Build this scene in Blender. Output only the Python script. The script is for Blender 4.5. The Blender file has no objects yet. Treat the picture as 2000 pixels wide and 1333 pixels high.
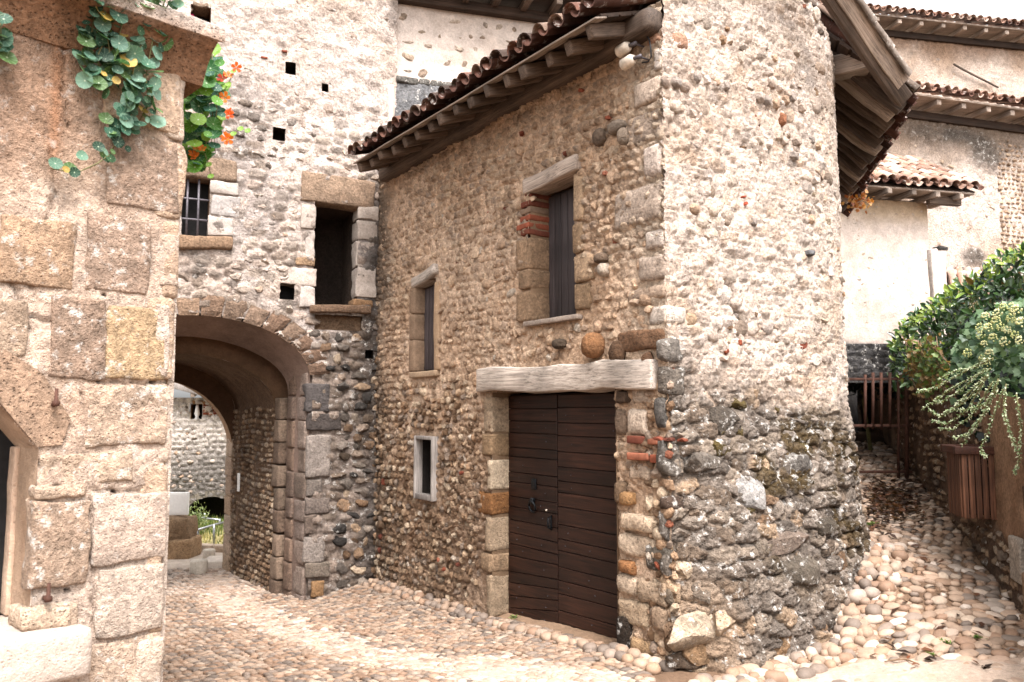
import bpy, math, random
import numpy as np
from mathutils import Matrix, Vector

# ------------------------------------------------------------------ camera, sky, sun, exposure
sc = bpy.context.scene
COL = sc.collection
EYE, FOC = 1.9, 1560.0
PITCH = math.atan2(134, FOC)
cd = bpy.data.cameras.new('camera'); cam = bpy.data.objects.new('camera', cd); COL.objects.link(cam)
cam.location = (0, 0, EYE); cam.rotation_euler = (math.pi/2 + PITCH, 0, 0)
cd.sensor_width = 36; cd.lens = FOC/2000*36; cd.clip_start = .05; cd.clip_end = 2000
cd.dof.use_dof = True; cd.dof.focus_distance = 7.4; cd.dof.aperture_fstop = 3.2
sc.camera = cam

SUN_EL, SUN_DIR = math.radians(60), Vector((.34, -.94, 0)).normalized()
world = bpy.data.worlds.new('World'); sc.world = world; world.use_nodes = True
nt = world.node_tree; nt.nodes.clear()
sky = nt.nodes.new('ShaderNodeTexSky'); sky.sky_type = 'NISHITA'; sky.sun_disc = False
sky.sun_elevation = SUN_EL; sky.sun_rotation = math.atan2(SUN_DIR.x, SUN_DIR.y)
sky.dust_density = 4.0; sky.air_density = 1.0; sky.ozone_density = 1.0
hs = nt.nodes.new('ShaderNodeHueSaturation'); hs.inputs['Saturation'].default_value = .06
bg = nt.nodes.new('ShaderNodeBackground'); bg.inputs['Strength'].default_value = .13
wo = nt.nodes.new('ShaderNodeOutputWorld')
nt.links.new(sky.outputs[0], hs.inputs['Color']); nt.links.new(hs.outputs[0], bg.inputs['Color']); nt.links.new(bg.outputs[0], wo.inputs[0])
sl = bpy.data.lights.new('sun', 'SUN'); sl.energy = 1.5; sl.angle = math.radians(22); sl.color = (1, .935, .90)
sun = bpy.data.objects.new('sun', sl); COL.objects.link(sun)
to_sun = SUN_DIR*math.cos(SUN_EL) + Vector((0, 0, math.sin(SUN_EL)))
sun.rotation_euler = to_sun.to_track_quat('Z', 'Y').to_euler()
vs = sc.view_settings; vs.view_transform = 'Standard'; vs.look = 'None'; vs.gamma = 1; vs.use_curve_mapping = False
vs.exposure = 2.22

# ------------------------------------------------------------------ helpers
R = random.Random(11)
RN = np.random.default_rng(11)
I4 = Matrix.Identity(4)
ALB, CON, SAT = .71, 1.26, .90                                # palette brightness to surface albedo
CF = np.array([0, math.cos(PITCH), math.sin(PITCH)]); CU = np.array([0, -math.sin(PITCH), math.cos(PITCH)]); CX = np.array([1., 0, 0])
C0 = np.array([0, 0, EYE])
def ray(px, py): return CF + (px-1000)/FOC*CX - (py-666.5)/FOC*CU
def at_z(px, py, z): d = ray(px, py); return C0 + d*(z-EYE)/d[2]
def at_d(px, py, y): d = ray(px, py); return C0 + d*y/d[1]
def proj(P):
    d = np.asarray(P, float)-C0; w = np.maximum(d@CF, .01)
    return 1000+FOC*(d@CX)/w, 666.5-FOC*(d@CU)/w, w
def inview(P, m=120):
    x, y, w = proj(P); return (x > -m) & (x < 2000+m) & (y > -m) & (y < 1333+m) & (w > .3)

def hsh(ix, iy, iz, s):
    h = (ix*374761393 + iy*668265263 + iz*1274126177 + s*974634777) & 0xffffffff
    h = ((h ^ (h >> 13))*1103515245) & 0xffffffff
    h = ((h ^ (h >> 15))*1540483477) & 0xffffffff
    return ((h ^ (h >> 14)) & 0xffff)/65535.0
def vn(P, s=0):                      # value noise, -1..1
    P = np.asarray(P, float); i = np.floor(P).astype(np.int64); f = P-i; f = f*f*(3-2*f)
    x, y, z = i[..., 0], i[..., 1], i[..., 2]; fx, fy, fz = f[..., 0], f[..., 1], f[..., 2]
    def L(a, b, t): return a+(b-a)*t
    c = [[[hsh(x+a, y+b, z+c_, s) for c_ in (0, 1)] for b in (0, 1)] for a in (0, 1)]
    r = L(L(L(c[0][0][0], c[1][0][0], fx), L(c[0][1][0], c[1][1][0], fx), fy), L(L(c[0][0][1], c[1][0][1], fx), L(c[0][1][1], c[1][1][1], fx), fy), fz)
    return r*2-1
def fbm(P, s=0, o=3):
    P = np.asarray(P, float); r = 0; a = 1; t = 0
    for k in range(o): r = r+a*vn(P*2**k, s+k*17); t += a; a *= .5
    return r/t
def worley(u, z, su, sz, s=0, jit=.42):   # cellular pattern in staggered courses: (edge distance 0..1, cell random a, b)
    y = z/sz+.25*np.sin(u*1.3+s); row = np.floor(y); F1 = np.full(np.shape(u), 9.); F2 = F1.copy(); ra = np.zeros(np.shape(u)); rb = ra.copy()
    for dj in (-1, 0, 1):
        j = (row+dj).astype(np.int64); x = u/su+hsh(j, j*0+3, j*0, s); k0 = np.floor(x)
        for di in (-1, 0, 1):
            k = (k0+di).astype(np.int64); px = k+.5+jit*(2*hsh(k, j, k*0, s+1)-1); py = j+.5+jit*.6*(2*hsh(k, j, k*0, s+2)-1)
            d = np.sqrt((x-px)**2+(y-py)**2); a, b = hsh(k, j, k*0, s+3), hsh(k, j, k*0, s+4); n = d < F1
            F2 = np.where(n, F1, np.minimum(F2, d)); ra = np.where(n, a, ra); rb = np.where(n, b, rb); F1 = np.where(n, d, F1)
    return F2-F1, ra, rb
def cellcol(pl, r): p = np.array([lin(q) for q in pl]); return p[np.minimum((r*len(pl)).astype(int), len(pl)-1)]
def sstep(a, b, x): t = np.clip((x-a)/(b-a), 0, 1); return t*t*(3-2*t)

def lin(c): 
    c = np.asarray(c, float)/255; c = np.where(c <= .04045, c/12.92, ((c+.055)/1.055)**2.4); l = (c*[.3, .5, .2]).sum(-1, keepdims=True); return ALB*(l+(c-l)*SAT)**CON*np.array([1.015, .993, .975])
def al(c, m): return np.concatenate([c, (1-np.clip(m, 0, 1))[..., None]], -1)
def mixc(a, b, t): t = np.asarray(t)[..., None]; return a*(1-t)+b*t

def mk_mesh(name, V, F, mat=None, smooth=True, col=None):
    me = bpy.data.meshes.new(name)
    V = np.asarray(V, np.float32)
    if isinstance(F, np.ndarray) and F.ndim == 2:
        n, k = F.shape
        me.vertices.add(len(V)); me.vertices.foreach_set('co', V.ravel())
        me.loops.add(n*k); me.loops.foreach_set('vertex_index', F.astype(np.int32).ravel())
        me.polygons.add(n); me.polygons.foreach_set('loop_start', np.arange(0, n*k, k, dtype=np.int32))
        me.update(calc_edges=True)
    else:
        me.from_pydata([tuple(map(float, v)) for v in V], [], [tuple(map(int, f)) for f in F])
    if smooth: me.polygons.foreach_set('use_smooth', np.ones(len(me.polygons), bool))
    if col is not None:
        c = np.ones((len(V), 4), np.float32); c[:, :np.shape(col)[-1]] = col
        a = me.color_attributes.new('Col', 'FLOAT_COLOR', 'POINT'); a.data.foreach_set('color', c.ravel())
    if mat: me.materials.append(mat)
    me.update()
    return me

WM = {}
def put(name, me, parent=None, M=None, label=None, color=None, kind=None):
    o = bpy.data.objects.new(name, me); COL.objects.link(o)
    M = M if M is not None else I4
    WM[o.name] = M
    if parent is not None:
        o.parent = parent; o.matrix_parent_inverse = WM[parent.name].inverted()
    o.matrix_basis = M
    if label: o['label'] = label
    if kind: o['kind'] = kind
    if color is not None: o.color = (*[float(x) for x in color], 1)
    return o
def thing(name, label, cat, loc=(0, 0, 0), group=None):
    o = put(name, None, None, Matrix.Translation(Vector([float(v) for v in loc])), label, None, 'thing'); o['category'] = cat
    o.empty_display_size = .2
    if group: o['group'] = group
    return o
def tag(o, label, cat, group=None):
    o['label'] = label; o['category'] = cat; o['kind'] = 'thing'
    if group: o['group'] = group
    return o
def mat4(Rm, T):
    M = Matrix.Identity(4)
    for i in range(3):
        for j in range(3): M[i][j] = float(Rm[i, j])
        M[i][3] = float(T[i])
    return M

# ------------------------------------------------------------------ materials
def nodes(name):
    m = bpy.data.materials.new(name); m.use_nodes = True; t = m.node_tree; t.nodes.clear()
    out = t.nodes.new('ShaderNodeOutputMaterial'); b = t.nodes.new('ShaderNodeBsdfPrincipled'); t.links.new(b.outputs[0], out.inputs[0])
    return m, t, b
def N(t, kind, **kw):
    n = t.nodes.new('ShaderNode'+kind)
    for k, v in kw.items():
        if k in n.inputs: n.inputs[k].default_value = v
        else: setattr(n, k, v)
    return n
def ramp(t, src, stops):
    r = t.nodes.new('ShaderNodeValToRGB'); e = r.color_ramp.elements
    while len(e) < len(stops): e.new(.5)
    for q, (p, c) in zip(e, stops): q.position = p; q.color = (c, c, c, 1) if not isinstance(c, tuple) else (*c, 1)
    t.links.new(src, r.inputs[0]); return r.outputs[0]
def mul(t, a, b, f=1.0, mode='MULTIPLY'):
    m = t.nodes.new('ShaderNodeMix'); m.data_type = 'RGBA'; m.blend_type = mode
    if isinstance(f, float): m.inputs[0].default_value = f
    else: t.links.new(f, m.inputs[0])
    for k, v in ((6, a), (7, b)):
        if isinstance(v, tuple): m.inputs[k].default_value = (*v, 1)
        else: t.links.new(v, m.inputs[k])
    return m.outputs[2]
def colsrc(t, src):
    if src == 'obj': return t.nodes.new('ShaderNodeObjectInfo').outputs['Color']
    a = t.nodes.new('ShaderNodeAttribute'); a.attribute_name = 'Col'; return a.outputs['Color']
def crustmask(t):
    a = t.nodes.new('ShaderNodeAttribute'); a.attribute_name = 'Col'; q = N(t, 'Math', operation='SUBTRACT'); q.inputs[0].default_value = 1; t.links.new(a.outputs['Alpha'], q.inputs[1]); return q.outputs[0]
def rock(name, src, bump=.6, mott=(.62, 1.25), fine=(.78, 1.15), pits=.5, lichen=0., rough=.92, scale=1., dist=.012, spec=.2, dark=0., masked=False, ridge=.35):
    m, t, b = nodes(name)
    pos = t.nodes.new('ShaderNodeNewGeometry').outputs['Position']
    def noise(s, d=5, r=.6):
        n = N(t, 'TexNoise', Scale=s*scale, Detail=d, Roughness=r); t.links.new(pos, n.inputs['Vector']); return n.outputs[0]
    n1, n2, n3 = noise(7), noise(34, 4, .7), noise(110, 3, .7)
    rg_ = N(t, 'TexNoise', noise_type='RIDGED_MULTIFRACTAL', Scale=16*scale, Detail=5, Roughness=.55); t.links.new(pos, rg_.inputs['Vector'])
    rgo = ramp(t, rg_.outputs[0], [(.0, 0.), (1., 1.)])
    vo = N(t, 'TexVoronoi', Scale=48*scale); t.links.new(pos, vo.inputs['Vector'])
    c = mul(t, colsrc(t, src), ramp(t, n1, [(.3, mott[0]), (.7, mott[1])]))
    c = mul(t, c, ramp(t, n2, [(.3, fine[0]), (.7, fine[1])]))
    def msk(f):
        if not masked: return f
        q = N(t, 'Math', operation='MULTIPLY'); t.links.new(f, q.inputs[0]); t.links.new(cm, q.inputs[1]); return q.outputs[0]
    if masked: cm = crustmask(t)
    if dark > 0:
        nd = noise(13, 6, .75); c = mul(t, c, (.09, .075, .06), msk(ramp(t, nd, [(.54, 0.), (.66, dark)])), 'MIX')
    if lichen > 0:
        nl = noise(11, 6, .72); c = mul(t, c, (.72, .68, .63), msk(ramp(t, nl, [(.56, 0.), (.64, lichen)])), 'MIX')
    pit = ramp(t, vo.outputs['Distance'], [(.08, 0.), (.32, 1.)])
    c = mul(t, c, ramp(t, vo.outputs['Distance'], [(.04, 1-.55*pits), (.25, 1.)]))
    b.inputs['Roughness'].default_value = rough; b.inputs['Specular IOR Level'].default_value = spec
    def add(a, b_, w):
        q = N(t, 'Math', operation='MULTIPLY_ADD'); t.links.new(b_, q.inputs[0]); q.inputs[1].default_value = w
        if a is None: q.inputs[2].default_value = 0
        else: t.links.new(a, q.inputs[2])
        return q.outputs[0]
    h = add(add(add(add(add(None, n1, .6), n2, .9), n3, .4), pit, pits*.6), rgo, -ridge)
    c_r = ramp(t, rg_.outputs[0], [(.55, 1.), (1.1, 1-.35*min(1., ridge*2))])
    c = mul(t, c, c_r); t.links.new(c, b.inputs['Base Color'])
    bp = N(t, 'Bump', Strength=bump, Distance=dist); t.links.new(h, bp.inputs['Height']); t.links.new(bp.outputs[0], b.inputs['Normal'])
    return m
def wood(name, c1, c2, grain=1., bump=.4, rough=.75, spec=.25, axis='X'):
    m, t, b = nodes(name)
    tc = t.nodes.new('ShaderNodeTexCoord'); mp = N(t, 'Mapping'); t.links.new(tc.outputs['Object'], mp.inputs[0])
    s = [26*grain]*3; s['XYZ'.index(axis)] = 1.3*grain; mp.inputs['Scale'].default_value = s
    oi = t.nodes.new('ShaderNodeObjectInfo'); cb = N(t, 'CombineXYZ'); t.links.new(oi.outputs['Random'], cb.inputs[0]); 
    sc_ = N(t, 'VectorMath', operation='SCALE'); sc_.inputs['Scale'].default_value = 37; t.links.new(cb.outputs[0], sc_.inputs[0]); t.links.new(sc_.outputs[0], mp.inputs['Location'])
    n = N(t, 'TexNoise', Scale=1.6, Detail=9, Roughness=.74, Distortion=.2); t.links.new(mp.outputs[0], n.inputs['Vector'])
    n2 = N(t, 'TexNoise', Scale=2.2, Detail=4); t.links.new(tc.outputs['Object'], n2.inputs['Vector'])
    r = t.nodes.new('ShaderNodeValToRGB'); r.color_ramp.elements[0].position = .32; r.color_ramp.elements[1].position = .68
    r.color_ramp.elements[0].color = (*c1, 1); r.color_ramp.elements[1].color = (*c2, 1); t.links.new(n.outputs[0], r.inputs[0])
    mp2 = N(t, 'Mapping'); t.links.new(mp.outputs[0], mp2.inputs[0]); mp2.inputs['Scale'].default_value = [1 if a == axis else 3.5 for a in 'XYZ']
    n3 = N(t, 'TexNoise', Scale=1.5, Detail=4, Roughness=.7); t.links.new(mp2.outputs[0], n3.inputs['Vector'])
    c = mul(t, r.outputs[0], ramp(t, n2.outputs[0], [(.3, .6), (.7, 1.25)])); c = mul(t, c, ramp(t, n3.outputs[0], [(.36, .45), (.5, 1.), (.7, 1.15)]))
    c = mul(t, c, ramp(t, oi.outputs['Random'], [(0., .72), (1., 1.25)]))
    t.links.new(c, b.inputs['Base Color']); b.inputs['Roughness'].default_value = rough; b.inputs['Specular IOR Level'].default_value = spec
    bp = N(t, 'Bump', Strength=bump, Distance=.006); t.links.new(n.outputs[0], bp.inputs['Height']); t.links.new(bp.outputs[0], b.inputs['Normal'])
    return m
def plain(name, c, rough=.6, metal=0., noise=.25, scale=30., spec=.3):
    m, t, b = nodes(name)
    tc = t.nodes.new('ShaderNodeNewGeometry'); n = N(t, 'TexNoise', Scale=scale, Detail=5); t.links.new(tc.outputs['Position'], n.inputs['Vector'])
    t.links.new(mul(t, tuple(c), ramp(t, n.outputs[0], [(.3, 1-noise), (.7, 1+noise)])), b.inputs['Base Color'])
    b.inputs['Roughness'].default_value = rough; b.inputs['Metallic'].default_value = metal; b.inputs['Specular IOR Level'].default_value = spec
    bp = N(t, 'Bump', Strength=.2, Distance=.003); t.links.new(n.outputs[0], bp.inputs['Height']); t.links.new(bp.outputs[0], b.inputs['Normal'])
    return m
def leafmat(name, src, rough=.45, trans=.3, spec=.4, vein=False):
    m, t, b = nodes(name); out = [n for n in t.nodes if n.type == 'OUTPUT_MATERIAL'][0]
    c = colsrc(t, src)
    if vein:
        tc = t.nodes.new('ShaderNodeTexCoord'); gr = N(t, 'TexGradient', gradient_type='RADIAL'); t.links.new(tc.outputs['Object'], gr.inputs[0])
        q = N(t, 'Math', operation='MULTIPLY'); t.links.new(gr.outputs['Fac'], q.inputs[0]); q.inputs[1].default_value = 9
        f = N(t, 'Math', operation='PINGPONG'); t.links.new(q.outputs[0], f.inputs[0]); f.inputs[1].default_value = .5
        v = ramp(t, f.outputs[0], [(.0, .45), (.09, 0.)]); c = mul(t, c, (.32, .42, .30), v, 'MIX')
        ln = N(t, 'VectorMath', operation='LENGTH'); t.links.new(tc.outputs['Object'], ln.inputs[0])
        c = mul(t, c, (.5, .58, .42), ramp(t, ln.outputs['Value'], [(.05, .9), (.13, 0.)]), 'MIX')
    t.links.new(c, b.inputs['Base Color']); b.inputs['Roughness'].default_value = rough; b.inputs['Specular IOR Level'].default_value = spec
    tr = t.nodes.new('ShaderNodeBsdfTranslucent'); t.links.new(mul(t, c, (1.5, 1.6, .7)), tr.inputs[0])
    mx = t.nodes.new('ShaderNodeMixShader'); mx.inputs[0].default_value = trans
    t.links.new(b.outputs[0], mx.inputs[1]); t.links.new(tr.outputs[0], mx.inputs[2]); t.links.new(mx.outputs[0], out.inputs[0])
    return m

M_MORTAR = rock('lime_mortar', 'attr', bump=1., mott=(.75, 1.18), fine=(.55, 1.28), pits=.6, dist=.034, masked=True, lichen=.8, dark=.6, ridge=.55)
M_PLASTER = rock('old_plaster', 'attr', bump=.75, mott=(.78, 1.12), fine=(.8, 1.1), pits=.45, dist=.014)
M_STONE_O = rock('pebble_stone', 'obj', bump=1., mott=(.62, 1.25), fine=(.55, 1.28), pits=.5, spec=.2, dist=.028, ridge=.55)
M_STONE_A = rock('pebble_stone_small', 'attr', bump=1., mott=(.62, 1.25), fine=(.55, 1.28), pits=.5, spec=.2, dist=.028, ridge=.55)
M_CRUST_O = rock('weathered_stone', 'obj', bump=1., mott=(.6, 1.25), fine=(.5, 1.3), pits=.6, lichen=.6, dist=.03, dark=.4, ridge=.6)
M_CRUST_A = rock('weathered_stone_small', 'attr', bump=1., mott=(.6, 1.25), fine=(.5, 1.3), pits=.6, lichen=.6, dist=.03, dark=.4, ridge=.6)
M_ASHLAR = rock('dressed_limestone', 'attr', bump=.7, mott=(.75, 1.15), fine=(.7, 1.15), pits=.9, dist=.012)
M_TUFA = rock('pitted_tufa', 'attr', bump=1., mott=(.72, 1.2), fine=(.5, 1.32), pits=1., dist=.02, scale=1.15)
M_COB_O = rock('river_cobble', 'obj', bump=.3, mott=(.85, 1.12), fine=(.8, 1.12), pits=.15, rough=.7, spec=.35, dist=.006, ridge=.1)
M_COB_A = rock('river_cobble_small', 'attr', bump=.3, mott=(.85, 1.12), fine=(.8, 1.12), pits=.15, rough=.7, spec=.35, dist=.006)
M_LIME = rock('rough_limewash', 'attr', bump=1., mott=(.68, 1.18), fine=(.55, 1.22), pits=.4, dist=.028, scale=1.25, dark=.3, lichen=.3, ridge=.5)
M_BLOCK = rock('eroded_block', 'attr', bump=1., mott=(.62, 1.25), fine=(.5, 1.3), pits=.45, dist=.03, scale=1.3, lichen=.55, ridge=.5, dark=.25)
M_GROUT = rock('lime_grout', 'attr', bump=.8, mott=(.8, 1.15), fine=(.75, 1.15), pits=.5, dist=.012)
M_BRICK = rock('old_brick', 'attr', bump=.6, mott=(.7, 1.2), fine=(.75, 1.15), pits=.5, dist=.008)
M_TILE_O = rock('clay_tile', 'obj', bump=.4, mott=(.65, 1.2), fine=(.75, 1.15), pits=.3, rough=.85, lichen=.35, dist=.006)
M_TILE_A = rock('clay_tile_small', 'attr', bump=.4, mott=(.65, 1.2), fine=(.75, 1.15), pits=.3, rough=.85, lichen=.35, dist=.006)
M_DOOR = wood('door_wood', (.006, .003, .002), (.045, .0175, .0105), bump=.25, rough=.5)
M_GREYWOOD = wood('weathered_wood', (.20, .16, .13), (.50, .43, .37), bump=.9, grain=.8)
M_RAFTER = wood('rafter_wood', (.045, .030, .022), (.15, .105, .078), bump=.7)
M_BOARD = wood('eaves_board_wood', (.02, .012, .008), (.06, .036, .025), bump=.5)
M_PALEWOOD = wood('bleached_wood', (.20, .15, .12), (.42, .34, .28), bump=.7)
M_SHUT = wood('shutter_paint', (.040, .030, .030), (.070, .055, .054), bump=.2, axis='Z')
M_BINWOOD = wood('bin_wood', (.03, .012, .007), (.15, .065, .035), bump=.5, axis='Z')
M_BINLID = wood('bin_lid_wood', (.03, .012, .008), (.08, .03, .018), bump=.5)
M_FRAME = wood('grey_painted_frame', (.15, .13, .12), (.36, .32, .29), bump=.5, axis='Z')
M_IRON = plain('black_iron', (.012, .013, .015), .45, .6)
M_RUST = plain('rusty_iron', (.06, .025, .016), .8, .2, .4)
M_GREYIRON = plain('grey_iron_bar', (.10, .09, .10), .6, .3)
M_STEEL = plain('galvanised_rail', (.30, .31, .32), .4, .6)
M_DARK = plain('dark_interior', (.012, .011, .011), .95)
M_GLASS = plain('dusty_pane', (.07, .08, .075), .12, 0, .2, 12., .6)
M_LAMP = plain('cream_lamp_housing', (.55, .48, .40), .5)
M_CABLE = plain('black_cable', (.01, .01, .011), .6)
M_SIGN = plain('white_board', (.8, .79, .77), .6, 0, .05)
M_STEM = plain('plant_stem', (.12, .11, .045), .7)
M_TWIG = plain('dry_twig', (.16, .10, .06), .8)
M_LEAF_O = leafmat('leaf', 'obj'); M_LEAF_A = leafmat('leaf_small', 'attr')
M_NAST = leafmat('nasturtium_leaf', 'obj', rough=.55, vein=True, spec=.3)
M_PETAL = leafmat('petal', 'obj', rough=.5, trans=.4)
M_GLOSS_O = leafmat('laurel_leaf', 'obj', rough=.28, trans=.15, spec=.5); M_GLOSS_A = leafmat('laurel_leaf_small', 'attr', rough=.28, trans=.15, spec=.5)
M_GRASS = leafmat('grass_blade', 'attr', rough=.6)

# ------------------------------------------------------------------ shapes
def ico(level):
    import bmesh
    bm = bmesh.new(); bmesh.ops.create_icosphere(bm, subdivisions=level, radius=1)
    V = np.array([v.co[:] for v in bm.verts]); F = np.array([[v.index for v in f.verts] for f in bm.faces]); bm.free(); return V, F
ICO = {1: ico(1), 2: ico(2), 3: ico(3)}
def lump(level, seed, mode):
    V, F = ICO[level]; V = V.copy(); rg = np.random.default_rng(seed)
    if mode == 'pebble':
        n = V/np.maximum((np.abs(V)**2.35).sum(1)**(1/2.35), 1e-6)[:, None]
        V = n*(1+.13*fbm(V*1.1+seed*7.3, seed, 2))[:, None]
    else:
        n = V/np.maximum((np.abs(V)**(4. if mode == 'block' else 3.)).sum(1)**(1/(4. if mode == 'block' else 3.)), 1e-6)[:, None]
        V = n
        for k in range(13):
            d = rg.normal(size=3); d /= np.linalg.norm(d); h = rg.uniform(.70, .95) if mode == 'block' else rg.uniform(.55, .88)
            a = V@d; V = V-np.where(a > h, a-h, 0)[:, None]*d
        V = V*(1+.14*fbm(V*2.1+seed*3.1, seed, 3))[:, None]
    return V, F
NV = 12
LUMP = {(m, l): [lump(l, 100+i, m) for i in range(NV)] for m in ('pebble', 'rubble', 'block') for l in ((1, 2, 3) if m != 'pebble' else (1, 2))}

class Wall:
    def __init__(s, O, U, N_):
        s.O = np.array(O, float); s.U = np.array(U, float)/np.linalg.norm(U); s.N = np.array(N_, float)/np.linalg.norm(N_)
    def P(s, u, z, o=0.):
        u, z, o = np.broadcast_arrays(np.asarray(u, float), np.asarray(z, float), np.asarray(o, float))
        return np.stack([s.O[0]+u*s.U[0]+o*s.N[0], s.O[1]+u*s.U[1]+o*s.N[1], z], -1)
    def basis(s, u=0.): return np.array([[s.U[0], s.N[0], 0], [s.U[1], s.N[1], 0], [0, 0, 1.]])
    def uz(s, px, py, o=0.):
        d = ray(px, py); t = ((s.O+o*s.N)@s.N)/(d[:2]@s.N); p = C0+t*d
        return float((p[:2]-s.O)@s.U), float(p[2])
    def rect(s, x0, y0, x1, y1, o=0.):
        ym, xm = (y0+y1)/2, (x0+x1)/2
        ua, ub = s.uz(x0, ym, o)[0], s.uz(x1, ym, o)[0]; za, zb = s.uz(xm, y0, o)[1], s.uz(xm, y1, o)[1]
        return min(ua, ub), max(ua, ub), min(za, zb), max(za, zb)
class Curve(Wall):                    # a wall whose plan bends: direction angle as a function of u
    def __init__(s, O, ang, L):
        s.us = np.arange(-.6, L+.02, .02); a = np.array([ang(u) for u in s.us]); d = np.stack([np.cos(a), np.sin(a)], 1)
        p = np.cumsum(d*.02, 0); p -= p[np.argmin(abs(s.us))]; s.p = p+np.array(O); s.n = np.stack([np.sin(a), -np.cos(a)], 1); s.d = d
    def _i(s, arr, u): return np.stack([np.interp(u, s.us, arr[:, 0]), np.interp(u, s.us, arr[:, 1])], -1)
    def P(s, u, z, o=0.):
        u, z, o = np.broadcast_arrays(np.asarray(u, float), np.asarray(z, float), np.asarray(o, float))
        q = s._i(s.p, u)+o[..., None]*s._i(s.n, u); return np.concatenate([q, z[..., None]], -1)
    def basis(s, u=0.):
        d, n = s._i(s.d, u), s._i(s.n, u); return np.array([[d[0], n[0], 0], [d[1], n[1], 0], [0, 0, 1.]])
    def uz(s, px, py, o=0.):
        us = np.linspace(-.5, s.us[-1], 900); P = s.P(us, np.full_like(us, 1.), o); x = proj(P)[0]
        k = int(np.argmax(x >= px)) if (x >= px).any() else int(np.argmax(x))
        q = P[k]; d = ray(px, py); return float(us[k]), float(EYE+d[2]/d[1]*q[1])

def lines(a, b, step, edges=()):
    g = list(np.arange(a, b, step))+[b]; e = [x for x in edges if a < x < b]
    g = [x for x in g if all(abs(x-y) > step*.45 for y in e)]
    return np.array(sorted(g+e))
def wall_sheet(name, w, us, zs, parent, mat, off, colf, hole=None, ztop=None, kind=None):
    U, Z = np.meshgrid(us, zs, indexing='ij')
    if ztop is not None: Z = np.minimum(Z, ztop(U))
    P0 = w.P(U, Z, 0*U); P = w.P(U, Z, off(U, Z, P0)); c = colf(U, Z, P)
    nu, nz = U.shape; idx = np.arange(nu*nz).reshape(nu, nz)
    F = np.stack([idx[:-1, :-1], idx[1:, :-1], idx[1:, 1:], idx[:-1, 1:]], -1).reshape(-1, 4)
    uc = ((U[:-1, :-1]+U[1:, 1:])/2).ravel(); zc = ((Z[:-1, :-1]+Z[1:, 1:])/2).ravel()
    keep = (np.abs(Z[:-1, 1:]-Z[:-1, :-1]).ravel() > 1e-5)
    if hole is not None: keep &= ~hole(uc, zc)
    me = mk_mesh(name, P.reshape(-1, 3), F[keep], mat, True, c.reshape(-1, c.shape[-1]))
    return put(name, me, parent, kind=kind)

def boxpts(hx, hy, hz, r, step):
    def ax(h):
        rr = min(r, h*.45); n = int(np.clip(round(2*(h-rr)/step), 1, 9))
        return np.concatenate([[-h], np.linspace(-h+rr, h-rr, n+1), [h]])
    A = [ax(hx), ax(hy), ax(hz)]; Vs, Fs, n0 = [], [], 0
    for a in range(3):
        b, c = (a+1) % 3, (a+2) % 3
        gb, gc = np.meshgrid(A[b], A[c], indexing='ij')
        for sgn in (-1, 1):
            p = np.zeros(gb.shape+(3,)); p[..., a] = sgn*(hx, hy, hz)[a]; p[..., b] = gb; p[..., c] = gc
            ii = np.arange(gb.size).reshape(gb.shape)+n0; f = np.stack([ii[:-1, :-1], ii[1:, :-1], ii[1:, 1:], ii[:-1, 1:]], -1).reshape(-1, 4)
            Fs.append(f if sgn > 0 else f[:, ::-1]); Vs.append(p.reshape(-1, 3)); n0 += gb.size
    V = np.concatenate(Vs); F = np.concatenate(Fs)
    q, inv = np.unique(np.round(V, 6), axis=0, return_inverse=True); inv = inv.ravel()
    V = q; F = inv[F]
    h = np.array([hx, hy, hz]); rr = np.minimum(r, h*.45); core = np.clip(V, -(h-rr), h-rr); d = V-core; l = np.linalg.norm(d/rr, axis=1)
    V = np.where(l[:, None] > 1e-6, core+d/np.maximum(l, 1e-6)[:, None], V)
    return V, F
def block(name, w, u0, u1, z0, z1, o0, o1, mat, parent, col=(180, 165, 148), r=.015, amp=.006, step=.06, jit=.12, tilt=0., label=None, kind=None):
    hx, hy, hz = (u1-u0)/2, (o1-o0)/2, (z1-z0)/2
    V, F = boxpts(hx, hy, hz, r, step); cu, co, cz = (u0+u1)/2, (o0+o1)/2, (z0+z1)/2
    s = R.randint(0, 9999)
    if tilt: 
        c_, s_ = math.cos(tilt), math.sin(tilt); V = np.stack([V[:, 0]*c_-V[:, 2]*s_, V[:, 1], V[:, 0]*s_+V[:, 2]*c_], 1)
    V = V+amp*1.6*np.stack([fbm(V*9+s, s+k, 3) for k in range(3)], 1)+amp*1.2*np.stack([fbm(V*2.5+s, s+9+k, 1) for k in range(3)], 1)
    P = w.P(cu+V[:, 0], cz+V[:, 2], co+V[:, 1])
    c = lin(col)*R.uniform(1-jit, 1+jit)
    return put(name, mk_mesh(name, P, F, mat, True, np.tile(c, (len(P), 1))), parent, label=label, kind=kind)
def beam(name, p0, p1, w, h, mat, parent, up=(0, 0, 1), amp=.004, r=.008, step=.12, label=None, sag=0., taper=0.):
    p0, p1 = np.array(p0, float), np.array(p1, float); L = np.linalg.norm(p1-p0); x = (p1-p0)/L
    y = np.cross(up, x); y /= np.linalg.norm(y); z = np.cross(x, y)
    V, F = boxpts(L/2, w/2, h/2, r, step); V = V+[L/2, 0, 0]
    s = R.randint(0, 9999)
    V[:, 1] += amp*2*fbm(np.stack([V[:, 0]*3, V[:, 2]*2, 0*V[:, 0]], 1)+s, s, 2); V[:, 2] += amp*2*fbm(np.stack([V[:, 0]*3, V[:, 1]*2, 0*V[:, 0]+5], 1)+s, s+3, 2)
    if sag: V[:, 2] += sag*np.sin(V[:, 0]/L*np.pi)
    if taper: V[:, 1:] *= (1-taper*V[:, 0]/L)[:, None]
    return put(name, mk_mesh(name, V, F, mat), parent, mat4(np.stack([x, y, z], 1), p0), label)
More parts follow.
